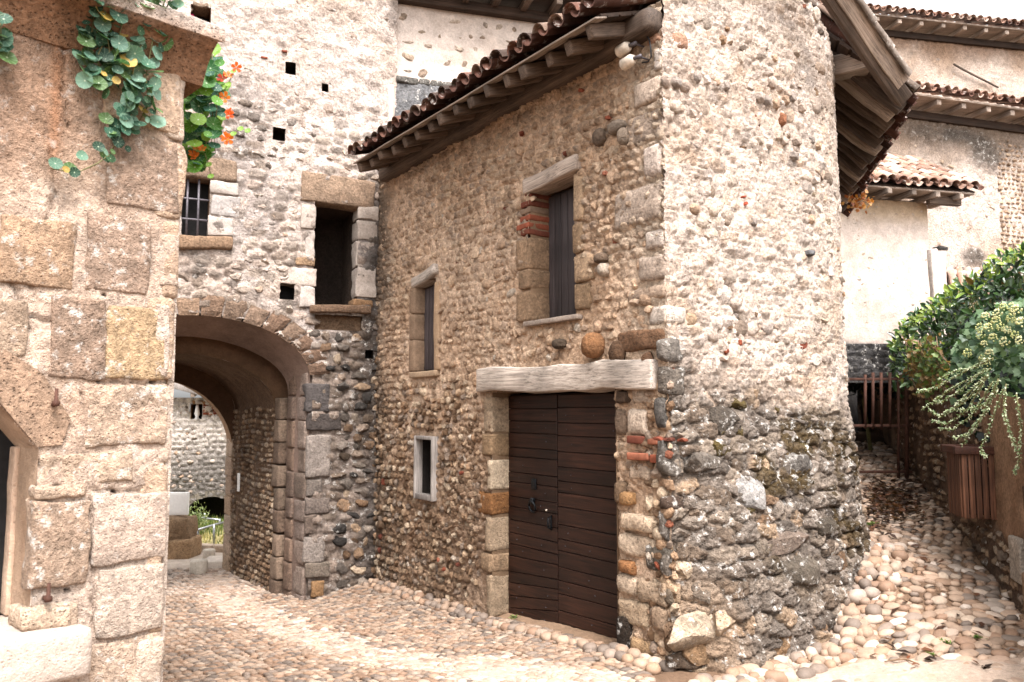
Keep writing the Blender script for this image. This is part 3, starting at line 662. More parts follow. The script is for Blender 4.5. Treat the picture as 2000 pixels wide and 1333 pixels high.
def row2(z): return R.uniform(.15, .21) if z < .6 else (R.uniform(.10, .155) if z < 2.0 else R.uniform(.085, .13))
def wid2(u, z): return (R.uniform(.14, .36) if z < .6 else R.uniform(.09, .26) if z < 2.0 else R.uniform(.07, .16))
for u, z, w, h in pack(.06, 6.5, -.1, 6.1, row2, wid2, .03, 4):
    if u > 3.6 and (z > 3.6 or R.random() < .5): continue
    P = H2.P(u, z, 0); d = float(dark2(np.array(u), np.array(z), P)); x, y = P[:2]
    if z > float(ztop2(np.array(u))) or z < gz(x, y)-.1: continue
    if u < .24 and z > 2.25: continue
    n = float(fbm(P*.9, 73, 3)); band = math.sin(z*7.5+u*1.2)
    if d > R.uniform(.12, .85):
        if R.random() < .22: continue
        c = pal(P_GREY, .16) if R.random() < .88 else pal(P_TAN, .16); mode = 'block' if R.random() < .7 else 'rubble'
        if R.random() < .06: c = lin((120, 104, 62))
        if z < .55 and u < .9: c = pal([(214, 192, 166), (196, 172, 146), (160, 146, 132), (180, 150, 118)])
        S.add(H2.P(u, z, float(bulge(np.array(u), np.array(z)))+R.uniform(-.078, -.03)), H2.basis(u), (w*.55, R.uniform(.07, .10), h*.58), c, mode, True, tilt=R.uniform(-.12, .12))
    else:
        bury = .018+.035*max(0, n+.15)-.022*max(0, band)
        if R.random() < .1+.25*max(0, n): continue
        c = pal(P_PALE+P_GREY[3:4], .2)*.7+lin((236, 220, 206))*.3 if R.random() < .85 else pal(P_TAN)
        if R.random() < .02: c = pal(P_BRICK)
        peb = R.random() < .22; k = R.uniform(.55, 1.35)
        S.add(H2.P(u, z, float(bulge(np.array(u), np.array(z)))-bury-.008+R.uniform(-.012, .014)), H2.basis(u), (w*.56*k, R.uniform(.03, .048), h*.54*k), c, 'pebble' if peb else 'rubble', (not peb) and R.random() < .35, tilt=R.uniform(-.5, .5))
def st2(px, py, w, h, c, mode='pebble', d=.06, tilt=0., crust=False, o=.02):
    u, z = H2.uz(px, py, .1); S.add(H2.P(u, z, float(bulge(np.array(u), np.array(z)))+o-.012), H2.basis(u), (w, d, h), lin(c), mode, crust, tilt)
for px, py in [(1394, 144), (1415, 150), (1436, 155), (1455, 161), (1352, 155), (1370, 162), (1330, 152), (1552, 155), (1566, 165), (1580, 176), (1527, 183), (1540, 190), (1556, 198), (1576, 190), (1520, 270), (1538, 276), (1556, 262), (1570, 272), (1598, 272), (1590, 300), (1385, 405), (1424, 408), (1350, 203), (1560, 260), (1590, 185), (1610, 205), (1625, 270), (1640, 280), (1602, 95), (1555, 108), (1502, 430), (1620, 425)]:
    st2(px, py, R.uniform(.04, .055), R.uniform(.045, .06), R.choice(P_PALE), d=.05, tilt=R.uniform(-.5, .5))
st2(1568, 228, .035, .075, (180, 130, 100)); st2(1440, 685, .045, .035, (186, 110, 80), 'rubble', .03); st2(1470, 668, .03, .04, (190, 110, 80), 'rubble', .03); st2(1434, 700, .06, .03, (226, 206, 190)); st2(1558, 740, .05, .035, (230, 214, 202)); st2(1612, 492, .06, .035, (140, 140, 142)); st2(1486, 380, .05, .02, (190, 100, 72), 'rubble', .03, .4); st2(1488, 394, .05, .02, (190, 100, 72), 'rubble', .03, .5)
# big weathered blocks low on the bulging corner
for (x0, y0, x1, y1, c) in [(1300, 650, 1390, 705, (154, 146, 138)), (1296, 780, 1380, 848, (122, 117, 112)), (1300, 710, 1400, 772, (138, 128, 118)), (1290, 868, 1372, 940, (130, 122, 114)), (1380, 880, 1440, 925, (150, 140, 130)), (1340, 972, 1402, 1002, (116, 98, 86)), (1296, 1008, 1384, 1076, (140, 132, 124)), (1262, 1080, 1342, 1148, (126, 118, 108)), (1300, 1082, 1440, 1142, (146, 136, 126)), (1308, 1150, 1420, 1196, (150, 136, 120)), (1320, 1200, 1456, 1272, (206, 188, 166)), (1336, 1276, 1420, 1312, (128, 110, 94)), (1450, 935, 1506, 1008, (196, 192, 188)), (1424, 790, 1480, 850, (118, 108, 98)), (1560, 880, 1620, 930, (150, 144, 138)), (1470, 1040, 1580, 1080, (150, 134, 122)), (1330, 868, 1350, 900, (180, 176, 170)), (1500, 1090, 1580, 1150, (130, 120, 108)), (1590, 1010, 1640, 1050, (120, 110, 98))]:
    ua, za = H2.uz(x0, (y0+y1)/2, .25); ub, _ = H2.uz(x1, (y0+y1)/2, .25); xm = (x0+x1)/2; z1 = H2.uz(xm, y0, .25)[1]; z0 = H2.uz(xm, y1, .25)[1]
    if x0 < 1345 and y0 < 1190:
        b = float(bulge(np.array(0.), np.array((z0+z1)/2))); ul = ro(min(x0, 1306), (y0+y1)/2)[0]; block('quoin', H1, -b-R.uniform(.015, .04), max(ul, .06), z0+.006, z1-.006, -max(ub*.8, .2), .035+R.uniform(-.015, .02), M_CRUST_A, house, c, r=.045, amp=.022, step=.04); continue
    u = (ua+ub)/2; z = (z0+z1)/2; S.add(H2.P(u, z, float(bulge(np.array(u), np.array(z)))-.025), H2.basis(u), (abs(ub-ua)*.55, .10, (z1-z0)*.56), lin(c)*R.uniform(.9, 1.1), 'block', True, R.uniform(-.06, .06))
for px in (1306, 1326, 1348): st2(px, 858+(px-1306)*.05, .06, .022, R.choice(P_BRICK), 'block', .05, 0, False, .03)
S.build(house, 'stone', 'small_stones')

# door: reveal, two leaves of horizontal planks, lintel, ironwork
beam('door_lintel', H1.P(2.57, 2.205, -.06), H1.P(.09, 2.185, -.06), .26, .235, M_GREYWOOD, house, amp=.022, r=.014, step=.06, label='thick silvery timber lintel over the double door')
recess('door_reveal', H1, D_U0, D_U1, -.5, D_Z1, .34, M_PLASTER, house, (150, 126, 102), 'dark_interior', M_DARK)
DO = -.21
seam = ro(1088, 1000, DO+.03)[0]
for name, ua, ub, nz, skew in (('door', seam+.004, D_U1-.012, 19, -.10), ('door', D_U0+.02-.0, seam-.004, 18, -.02)):
    leaf = block(name, H1, ua, ub, -.34, D_Z1-.02, DO-.05, DO, M_DOOR, house, r=.004, amp=.001)
    z0, z1 = -.32, D_Z1-.03; zz = np.linspace(z0, z1, nz+1)+np.r_[0, RN.uniform(-.022, .022, nz-1), 0]
    L = ub-ua
    for i in range(nz):
        f = 1-(i/nz); sk = -.10*max(0, 1-i/5.)*(1 if ua > seam else .35)+R.uniform(-.012, .012)      # lowest planks slope
        za, zb = zz[i], zz[i+1]; nxt = -.10*max(0, 1-(i+1)/5.)*(1 if ua > seam else .35)
        c = [(ua, za-sk*0), (ub, za), (ub, zb), (ua, zb)]
        low = .17*max(0, 1-i/7.)*(1 if ua > seam else .35); high = .17*max(0, 1-(i+1)/7.)*(1 if ua > seam else .35)
        if i == 0: low = 0
        if i == nz-1: high = 0
        g = .0035; y0, y1 = DO+.002, DO+.024+R.uniform(-.003, .003)
        q = [(ua+.002, za+low+g), (ub-.002, za+g), (ub-.002, zb-g), (ua+.002, zb+high-g)]
        M0 = H1.P(ua, za, DO); B = H1.basis(); V = []
        for yy, ins in ((y0, 0), (y1-.003, 0), (y1, .003)):
            for k, (a, b) in enumerate(q): V.append([a-ua+(ins if k in (0, 3) else -ins), yy-DO, b-za+(ins if k < 2 else -ins)])
        F = [(8, 9, 10, 11)]+[(r*4+k, r*4+(k+1) % 4, r*4+4+(k+1) % 4, r*4+4+k) for r in (0, 1) for k in range(4)]
        put('plank', mk_mesh('plank', V, F, M_DOOR, False), leaf, mat4(B, M0))
        for k in range(3 if L > .9 else 2):
            if R.random() < .45: continue
            ux = ua+L*((k+.5)/(3 if L > .9 else 2))+R.uniform(-.06, .06)
            P = H1.P(ux, (za+zb)/2+low*.5, DO+.027); V, F = ICO[1]
            S_nail = V*.0055; put('nail', bpy.data.meshes.get('nail') or mk_mesh('nail', S_nail, F, M_GREYIRON), leaf, Matrix.Translation(Vector(P)))
    if ua > seam:
        def plate(px, py, w, h): u, z = ro(px, py, DO+.03); return block('latch_plate', H1, u-w, u+w, z-h, z+h, DO+.02, DO+.042, M_IRON, leaf, r=.004, amp=.001)
        plate(1043, 946, .035, .05); plate(1076, 1022, .012, .06)
        u, z = ro(1039, 990, DO+.05); pts = [H1.P(u+.048*math.cos(a), z+.052*math.sin(a), DO+.05+.012*math.sin(a)) for a in np.linspace(0, 6.283, 17)]; tube('door_knocker', pts, .011, M_IRON, leaf)
        block('knocker_boss', H1, u-.022, u+.022, z+.03, z+.085, DO+.02, DO+.065, M_IRON, leaf, r=.012, amp=.001)
        pts = [H1.P(*ro(1074, 1008, DO+.05), DO+.03), H1.P(*ro(1074, 1012, DO+.05), DO+.075), H1.P(*ro(1074, 1030, DO+.05), DO+.075), H1.P(*ro(1074, 1035, DO+.05), DO+.03)]; tube('handle', pts, .009, M_IRON, leaf)
        u, z = ro(1067, 997, DO+.03); V, F = ICO[1]; put('keyhole_cover', mk_mesh('keyhole_cover', V*.012, F, M_LAMP), leaf, Matrix.Translation(Vector(H1.P(u, z, DO+.03))))
block('threshold', H1, 1.2, 2.42, -.42, -.145, -.22, .03, M_ASHLAR, house, (200, 184, 166), r=.02, amp=.006)
# upper window with a dark boarded shutter
def boarded(name, hole, dep, n, skip=0.):
    u0, u1, z0, z1 = hole
    sh = block('shutter', H1, u0-.02, u1+.01, z0, z1-.03, -dep-.04, -dep, M_SHUT, house, r=.003, amp=.001)
    for i in range(n):
        a = u0-.02+(u1-u0+.03)*i/n; b = u0-.02+(u1-u0+.03)*(i+1)/n
        p = H1.P((a+b)/2, z0+.002, -dep+.012+R.uniform(-.002, .002)); V, F = boxpts((b-a)/2-.003, .012, (z1-z0)/2-.03-R.uniform(0, .012), .003, .5); V = V+[0, 0, (z1-z0)/2-.02]
        put('plank', mk_mesh('plank', V, F, M_SHUT), sh, mat4(H1.basis(), p))
recess('window_reveal', H1, *UW[:2], UW[2], UW[3], .33, M_PLASTER, house, (168, 142, 116), 'dark_interior', M_DARK)
boarded('shutter', UW, .24, 7)
recess('window_reveal', H1, *MW[:2], MW[2], MW[3], .33, M_PLASTER, house, (150, 128, 108), 'dark_interior', M_DARK)
boarded('shutter', MW, .14, 5)
p0, p1 = H1.P(1.82, 4.055, -.075), H1.P(.98, 4.09, -.075)
beam('window_lintel', p0, p1, .26, .15, M_PALEWOOD, house, amp=.012, r=.02, label='bleached timber lintel of the upper shuttered window')
beam('window_lintel', H1.P(4.11, 3.40, -.085), H1.P(3.52, 3.50, -.085), .26, .13, M_GREYWOOD, house, amp=.014, r=.03, label='grey timber lintel over the narrow middle window')
block('window_sill', H1, 1.0, 1.80, 2.69, 2.735, -.24, .05, M_PALEWOOD, house, r=.006, amp=.003)
block('window_sill', H1, 3.50, 4.13, 2.27, 2.34, -.22, .035, M_ASHLAR, house, (196, 172, 146), r=.012, amp=.005)
z = 3.94
for i in range(6):                                   # brick jamb
    za = 3.56+i*.074; u0 = UW[1]-.008; u1 = u0+R.uniform(.10, .22); block('brick', H1, u0, u1, za+.006, za+.064, -.26, .022+R.uniform(-.006, .008), M_BRICK, house, R.choice(P_BRICK+[(150, 128, 110)]), r=.012, amp=.006)
for za, zb, w in ((2.74, 3.04, .21), (3.045, 3.24, .17), (3.245, 3.555, .22)): block('jamb_stone', H1, UW[1]-.01, UW[1]+w, za+.004, zb-.004, -.27, .028, M_TUFA, house, (186, 158, 130), r=.022, amp=.008)
for za, zb, w in ((2.76, 3.0, .2), (3.01, 3.25, .24), (3.27, 3.55, .12), (3.56, 4.0, .11)): block('jamb_stone', H1, UW[0]-w, UW[0]+.01, za+.006, zb-.006, -.27, .022, M_TUFA, house, R.choice([(176, 150, 122), (196, 170, 142)]), r=.02, amp=.01)
for za, zb in ((2.345, 2.72), (2.725, 3.03), (3.035, 3.36)): block('jamb_stone', H1, MW[1]-.01, MW[1]+.13, za, zb, -.25, .02, M_ASHLAR, house, (168, 144, 122), r=.02, amp=.005)
block('jamb_stone', H1, MW[0]-.10, MW[0]+.01, 2.345, 3.36, -.25, .014, M_PLASTER, house, (206, 178, 148), r=.015, amp=.005)
# low window with a grey painted timber frame
win = block('window', H1, LW[0]+.05, LW[1]-.05, LW[2]+.05, LW[3]-.05, -.20, -.185, M_DARK, house, r=.003, amp=0)
for a, b, c, d in ((LW[0], LW[0]+.04, LW[2], LW[3]), (LW[1]-.04, LW[1], LW[2], LW[3]), (LW[0]+.04, LW[1]-.04, LW[2], LW[2]+.06), (LW[0]+.04, LW[1]-.04, LW[3]-.04, LW[3])):
    V, F = boxpts((b-a)/2, .05, (d-c)/2, .006, .12); put('frame', mk_mesh('frame', V, F, M_FRAME), win, mat4(H1.basis(), H1.P((a+b)/2, (c+d)/2, .01)))
recess('window_reveal', H1, LW[0]+.035, LW[1]-.035, LW[2]+.055, LW[3]-.035, .19, M_PLASTER, house, (66, 60, 56), o=-.03)
uu = (LW[0]+.04, LW[1]-.04); zz = (LW[2]+.06, LW[3]-.04); zm = zz[0]+(zz[1]-zz[0])*.52; um = (uu[0]+uu[1])/2
for a, b in ((zz[0], zm), (zm, zz[1])):
    for c_, d in ((uu[0], um), (um, uu[1])): block('pane', H1, c_+.012, d-.012, a+.012, b-.012, -.178, -.172, M_GLASS, win, r=.002, amp=0)
for a, b, c_, d in ((uu[0], uu[1], zm-.014, zm+.014), (um-.014, um+.014, zz[0], zm-.014), (um-.014, um+.014, zm+.014, zz[1]), (uu[0], uu[0]+.02, zz[0], zz[1]), (uu[0]+.02, uu[1], zz[0], zz[0]+.02)):
    V, F = boxpts((b-a)/2, .016, (d-c_)/2, .003, .4); put('glazing_bar', mk_mesh('glazing_bar', V, F, M_FRAME), win, mat4(H1.basis(), H1.P((a+b)/2, (c_+d)/2, -.165)))

# roof: canal tiles on boards and rafters
def tile_mesh(name, up, L=.42, r0=.092, r1=.072, th=.013, n=7, mat=None):
    V, F = [], []
    for j in range(3):
        y = L*j/2; r = (r0+(r1-r0)*j/2) if up else (r1+(r0-r1)*j/2)
        for q in (r, r-th):
            for k in range(n+1):
                a = math.pi*k/n; V.append((q*math.cos(a), y, (q*math.sin(a) if up else r0*.9-q*math.sin(a))))
    m = n+1
    for j in range(2):
        for s in (0, 1):
            for k in range(n): a = (j*2+s)*m+k; F.append((a, a+1, a+2*m+1, a+2*m))
    for j in (0, 2):
        for k in range(n): a = j*2*m+k; F.append((a, a+1, a+m+1, a+m))
    for k in (0, n):
        for j in range(2): a = j*2*m+k; F.append((a, a+m, a+3*m, a+2*m))
    return V, F
T_UP, T_DN = tile_mesh('tile', True), tile_mesh('tile', False)
P_TILE = [(142, 104, 88), (124, 94, 80), (150, 124, 108), (100, 82, 72), (134, 118, 106), (160, 136, 120)]
P_TRED = [(134, 96, 82), (120, 86, 74), (142, 106, 92), (108, 82, 72)]
P_TILEP = [(210, 180, 163), (198, 160, 140), (222, 198, 184), (186, 152, 134)]
def tile_roof(roof, A, E, Sd, L, SL, nobj, pitch=.2, course=.34, pal_=P_TILE, red=1., z0=.0, test=None, under_n=None):
    E = np.array(E)/np.linalg.norm(E); Sd = np.array(Sd)/np.linalg.norm(Sd); nn = np.cross(E, Sd); nn = nn if nn[2] > 0 else -nn
    mu, md = mk_mesh('tile', *T_UP, M_TILE_O), mk_mesh('tile', *T_DN, M_TILE_O); acc = []
    cnt = 0; nc = int(SL/course)
    for j in range(nc):
        for i in range(int(L/pitch)+1):
            for up in (False, True):
                x = i*pitch+(0 if up else pitch/2)+R.uniform(-.012, .012)
                P = np.array(A)+E*(x+R.uniform(-.008, .008))+Sd*(j*course-(.07 if not up else .03)+R.uniform(-.035, .035))+nn*(z0+(.062 if up else .0)+R.uniform(0, .01)+.012*(1 if True else 0))
                if test is not None and not test(P): continue
                yaw = R.uniform(-.09, .09); e2 = E*math.cos(yaw)+Sd*math.sin(yaw); s2 = np.cross(nn, e2); s2 = s2 if s2@Sd > 0 else -s2
                pit = .05; s3 = s2*math.cos(pit)+nn*math.sin(pit)*(0.6); Rm = np.stack([e2, s3, nn], 1)
                c = lin(R.choice(P_TRED if (not up and R.random() < red) else pal_))*R.uniform(.75, 1.15)
                if j < nobj and cnt < 295: put('tile', mu if up else md, roof, mat4(Rm, P), color=c); cnt += 1
                else: V, F = (T_UP if up else T_DN); acc.append((np.array(V)@Rm.T+P, F, c))
    if acc:
        Vs, Fs, Cs, n = [], [], [], 0
        for V, F, c in acc: Vs.append(V); Fs.append(np.array(F)+n); n += len(V); Cs.append(np.tile(c, (len(V), 1)))
        put('upper_tiles', mk_mesh('upper_tiles', np.concatenate(Vs), np.concatenate(Fs), M_TILE_A, True, np.concatenate(Cs)), roof, kind='stuff')
slope = .36; inw = np.array([-H1.N[0], -H1.N[1], slope])/math.sqrt(1+slope**2)
eA = H1.P(4.66, EZ+.15, .5); Ea = np.array([-H1.U[0], -H1.U[1], 0])
def slab(name, A, B, d, L, th, mat, parent, nrm=None):
    A, B, d = map(np.array, (A, B, d)); nn = np.cross(B-A, d); nn /= np.linalg.norm(nn); nn = nn if nn[2] > 0 else -nn
    q = [A, B, B+d*L, A+d*L]; top = [p+nn*th for p in q]
    return quads(name, [q[::-1], top]+[[q[k], q[(k+1) % 4], top[(k+1) % 4], top[k]] for k in range(4)], mat, parent)
roofA = slab('roof', eA, H1.P(.14, EZ+.15, .5), inw, 2.3, .02, M_BOARD, house)
for i in range(20):                                  # rafters over the door front
    u = 4.58-i*.287
    if u < .16: break
    a = H1.P(u, EZ+.065+R.uniform(-.012, .012), .5+R.uniform(-.03, .05)); b = a+inw*1.5
    beam('rafter', a, b, .09*R.uniform(.8, 1.2), .105*R.uniform(.85, 1.15), M_RAFTER, roofA, amp=.008, r=.012, label=None)
for k in range(5):                                   # boards laid along the eaves under the tiles
    a = H1.P(4.64, EZ+.155, .5)-np.array([H1.N[0], H1.N[1], 0])*0+inw*(.14*k)+[0, 0, -.012]; b = a+Ea*4.5
    beam('eaves_board', a, b, .125, .016, M_PALEWOOD if k == 0 else M_BOARD, roofA, up=(-inw[0]*slope, -inw[1]*slope, 1), amp=.003, r=.004, step=.3)
beam('wall_plate', H1.P(4.9, 4.93, .02), H1.P(-.02, 4.97, .04), .2, .2, M_RAFTER, house, amp=.02, r=.07, label='dark round timber wall plate under the eaves')
tile_roof(roofA, H1.P(4.62, EZ+.185, .53), Ea, inw, 4.45, 2.2, 3, pitch=.2, course=.33, red=1.)
SB = np.cross(nB, EB); SB = SB if SB[2] > 0 else -SB
roofB = slab('roof', TIP+EB*-.0+np.array([0, 0, .11]), TIP+EB*5.2+np.array([0, 0, .11]), SB, 1.9, .02, M_BOARD, house)
vdir = (VER-TIP)/np.linalg.norm(VER-TIP)
for i in range(17):
    a = TIP+EB*(.30+i*.28)+np.array([0, 0, .04]); beam('rafter', a+SB*(-.02+R.uniform(-.03, .03)), a+SB*1.3, .10*R.uniform(.8, 1.15), .13, M_PALEWOOD if i % 4 == 1 else M_RAFTER, roofB, amp=.012, r=.014)
for k in range(6): beam('eaves_board', TIP+SB*(.12+.155*k)+[0, 0, .10], TIP+EB*5+SB*(.12+.155*k)+[0, 0, .10], .125, .016, M_BOARD, roofB, up=nB, amp=.003, r=.004, step=.3)
beam('barge_board', TIP+EB*.08+[0, 0, .02], TIP+EB*.08+vdir*2.4+[0, 0, .02], .09, .17, M_RAFTER, roofB, up=nB, amp=.01, r=.012, label='split grey barge timber under the sloping roof edge')
beam('barge_board', TIP+EB*-.03+vdir*.05+[0, 0, .11], TIP+EB*-.03+vdir*2.5+[0, 0, .11], .03, .15, M_PALEWOOD, roofB, up=nB, amp=.008, r=.006)
beam('purlin', at_d(1622, 136, 8.1), at_d(1712, 112, 7.72), .2, .22, M_PALEWOOD, house, amp=.012, r=.02, label='weathered purlin end sticking out under the roof edge')
tile_roof(roofB, TIP+EB*-.02+np.array([0, 0, .125])-SB*.08, EB, SB, 5.1, 1.9, 2, pitch=.2, course=.33, red=1., test=lambda P: (np.cross(vdir[:2], (P-TIP)[:2])*np.cross(vdir[:2], EB[:2]) > -.02))
for j in range(7):                                   # tiles along the sloping edge
    P = TIP+vdir*(.05+.34*j)+EB*-.04+np.array([0, 0, .19]); e2 = EB; nn = nB; Rm = np.stack([np.cross(vdir, nn), vdir, nn], 1)
    put('tile', mk_mesh('tile', *T_UP, M_TILE_O), roofB, mat4(Rm, P), color=lin((150, 138, 128))*R.uniform(.8, 1.1))

# floodlights with their cable, fixed high on the corner
def flood(px, py, label):
    u, z = ro(px, py, .1); f = thing('floodlight', label, 'floodlight', H1.P(u, z, .02), 'floodlights on the wall corner'); d = H1.U*1.; 
    P = lambda du, dz, o: H1.P(u+du, z+dz, o)
    tube('housing', [P(-.02, .0, .11), P(.005, 0, .11), P(.10, -.012, .115), P(.104, -.012, .115)], [.03, .046, .05, .044], M_LAMP, f, 14)
    tube('bracket', [P(-.07, .0, 0), P(-.07, 0, .07), P(-.02, 0, .10)], .008, M_GREYIRON, f); tube('cable_gland', [P(-.09, .0, .10), P(-.02, 0, .11)], .016, M_GREYIRON, f, 8)
flood(1228, 92, 'upper cream floodlight on the wall below the eaves'); flood(1237, 117, 'lower cream floodlight on the wall beside the corner stones')
def wp(px, py, o=.05): return H1.P(*ro(px, py, o), o)
cb = [(1240, 48), (1236, 58), (1244, 66), (1262, 68), (1268, 78), (1271, 95), (1272, 112), (1266, 121), (1254, 123)]
tag(tube('cable', [wp(*q) for q in cb], .007, M_CABLE, None), 'black cable looping down to the floodlights beside the corner', 'cable')

# ------------------------------------------------------------------ the gate tower
gate = thing('gate_tower', 'tall grey rubble gate tower with arched passage and barred window', 'gatehouse', G.P(2, -.5, -1))
BG = G.basis()
bk = lambda u, z, t=3.05: np.append(G.P(u, z, 0)[:2]+PD*t, z)
ZS, RISE = 2.27, .74                                 # outer arch: springing height and rise
def arch_in(u, z, c, a, zs, b): return (np.abs(u-c) < a) & (z < zs+b*np.sqrt(np.clip(1-((u-c)/a)**2, 0, 1)))
DW = (.268, .828, 3.212, 4.53); BW = (2.075, 2.52, 3.93, 4.67); TW = (2.13, 2.36, 6.56, 6.80); NI = (.20, .80, 2.90, 3.09)
GH = [DW, BW, TW, NI]
PUT = [(568, 133, .075), (634, 172, .05), (545, 262, .07), (720, 692, .05), (560, 570, .09)]
PUTU = [(*G.uz(a, b), r) for a, b, r in PUT]
def holeG(u, z):
    m = arch_in(u, z, UC, ARW+.03, ZS, RISE+.03) & (z > -2)
    for a, b, c, d in GH: m |= (u > a) & (u < b) & (z > c) & (z < d)
    for a, b, r in PUTU: m |= (abs(u-a) < r) & (abs(z-b) < r*1.1)
    return m
def offG(u, z, P):
    e, a, b = worley(u, z, .20, .125, 11); e3, _, _ = worley(u, z, .07, .05, 13); up = sstep(5.5, 6.3, z); cv = sstep(.35, -.25, fbm(P*1.3, 89, 3)-.5*sstep(3.4, 2.8, z))*(1-.7*up)
    return -.010+.034*cv*sstep(0, .4, e)*(.3+a)+.012*sstep(0, .5, e3)+.03*fbm(P*2.6, 81, 3)+.028*fbm(P*9, 83, 3)
def greyz(u, z, P): return sstep(-.15, .35, fbm(P*1.1, 87, 4)+.1)*sstep(6.3, 5.6, z+.4*fbm(P*1.3, 88, 3))
def colG(u, z, P):
    n = fbm(P*1.4, 91, 4); c = mixc(lin((240, 226, 217)), lin((224, 206, 192)), sstep(-.2, .6, n))
    g = greyz(u, z, P); c = mixc(c, lin((164, 156, 152)), g*.75)
    e, a, b = worley(u, z, .20, .125, 11); up = sstep(5.4, 6.2, z); c = mixc(c, cellcol(P_GREY[:2]+P_PALE[:3]+P_GREY[3:], b), sstep(.08, .3, e)*(a > .25)*.75*(1-.6*up))
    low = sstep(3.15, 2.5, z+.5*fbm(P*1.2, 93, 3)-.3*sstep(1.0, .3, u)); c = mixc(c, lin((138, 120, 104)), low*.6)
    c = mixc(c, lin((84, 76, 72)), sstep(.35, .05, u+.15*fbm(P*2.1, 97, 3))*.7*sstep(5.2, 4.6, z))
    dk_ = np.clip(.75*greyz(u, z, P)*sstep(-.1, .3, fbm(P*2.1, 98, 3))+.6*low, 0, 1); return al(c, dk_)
lg = lines(-.22, 5., .022, [x for h in GH for x in h[:2]]); zg = lines(-.9, 7.7, .022, [x for h in GH for x in h[2:]])
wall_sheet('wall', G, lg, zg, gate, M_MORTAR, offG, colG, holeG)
quads('side_wall', [[G.P(-.22, -1, 0), G.P(-.22, -1, -.9), G.P(-.22, 7.7, -.9), G.P(-.22, 7.7, 0)], [G.P(5, -1, 0), G.P(5, -1, -.9), G.P(5, 7.7, -.9), G.P(5, 7.7, 0)], [G.P(-.22, 7.7, 0), G.P(5, 7.7, 0), G.P(5, 7.7, -.9), G.P(-.22, 7.7, -.9)], [G.P(-.22, -1, -.9), G.P(5, -1, -.9), G.P(5, 7.7, -.9), G.P(-.22, 7.7, -.9)][:0] or [G.P(-.22, 3.45, -.93), G.P(5, 3.45, -.93), G.P(5, 7.7, -.93), G.P(-.22, 7.7, -.93)], [G.P(-.5, 4.4, -.9), G.P(5, 4.4, -.9), bk(5, 4.4), bk(-.6, 4.4)]], M_PLASTER, gate, (214, 198, 184))
for a, b, r in PUTU: recess('putlog_hole', G, a-r-.03, a+r+.03, b-r-.03, b+r+.03, .25, M_MORTAR, gate, (120, 108, 98), 'putlog_back', M_DARK, o=-.012)
# dressed stones: lintels, sills, jambs
def gb(px0, py0, px1, py1, c, mat=None, o=.025, dep=.25, r=.02, amp=.01, label=None, name='jamb_stone', tilt=0.):
    u0, u1, z0, z1 = G.rect(px0, py0, px1, py1); return block(name, G, u0+.004+R.uniform(-.015, .015), u1-.004+R.uniform(-.015, .015), z0+.004, z1-.004, -dep, o+R.uniform(-.012, .008), mat or M_TUFA, gate, c, r=r, amp=amp*1.5, step=.05, label=label, tilt=tilt)
gb(588, 344, 734, 402, (188, 164, 142), o=.04, name='window_lintel', label='ochre stone lintel over the open loft doorway', tilt=.03)
gb(603, 597, 726, 613, (156, 130, 108), o=.10, name='window_sill'); gb(690, 584, 728, 600, (178, 144, 110), o=.03)
for y0, y1, x1 in ((404, 432, 740), (434, 470, 736), (472, 522, 732), (524, 582, 733)): gb(696, y0, x1, y1, (204, 192, 182), M_ASHLAR, r=.008)
for y0, y1, x0, c in ((402, 448, 588, (206, 194, 184)), (450, 502, 596, (204, 194, 186)), (504, 521, 578, (182, 156, 128)), (523, 558, 550, (208, 196, 186)), (560, 600, 584, (212, 202, 194))): gb(x0, y0, 616, y1, c, M_ASHLAR if y0 != 504 else M_TUFA, r=.01)
gb(330, 308, 464, 352, (176, 154, 134), o=.03, name='window_lintel', r=.035); gb(336, 461, 452, 488, (166, 140, 116), o=.07, name='window_sill', r=.03, label='brown stone sill under the barred window', tilt=-.03)
gb(410, 354, 468, 380, (208, 198, 190), M_ASHLAR, r=.01); gb(410, 382, 470, 422, (190, 184, 180), M_ASHLAR, r=.01); gb(408, 424, 458, 462, (204, 194, 186), M_ASHLAR, r=.01); gb(335, 380, 360, 460, (206, 196, 188), M_ASHLAR)
for (x0, y0, x1, y1, c) in [(598, 748, 646, 805, (118, 112, 110)), (596, 806, 668, 842, (110, 102, 98)), (596, 850, 646, 934, (170, 160, 152)), (596, 936, 630, 970, (150, 140, 132)), (596, 972, 646, 1004, (146, 134, 126)), (594, 1006, 622, 1044, (136, 122, 112)), (594, 1047, 638, 1098, (170, 160, 152)), (594, 1100, 642, 1130, (150, 138, 126)), (604, 1132, 634, 1166, (180, 146, 108))]:
    gb(x0, y0, x1, y1, c, M_TUFA, o=.035, dep=.3)
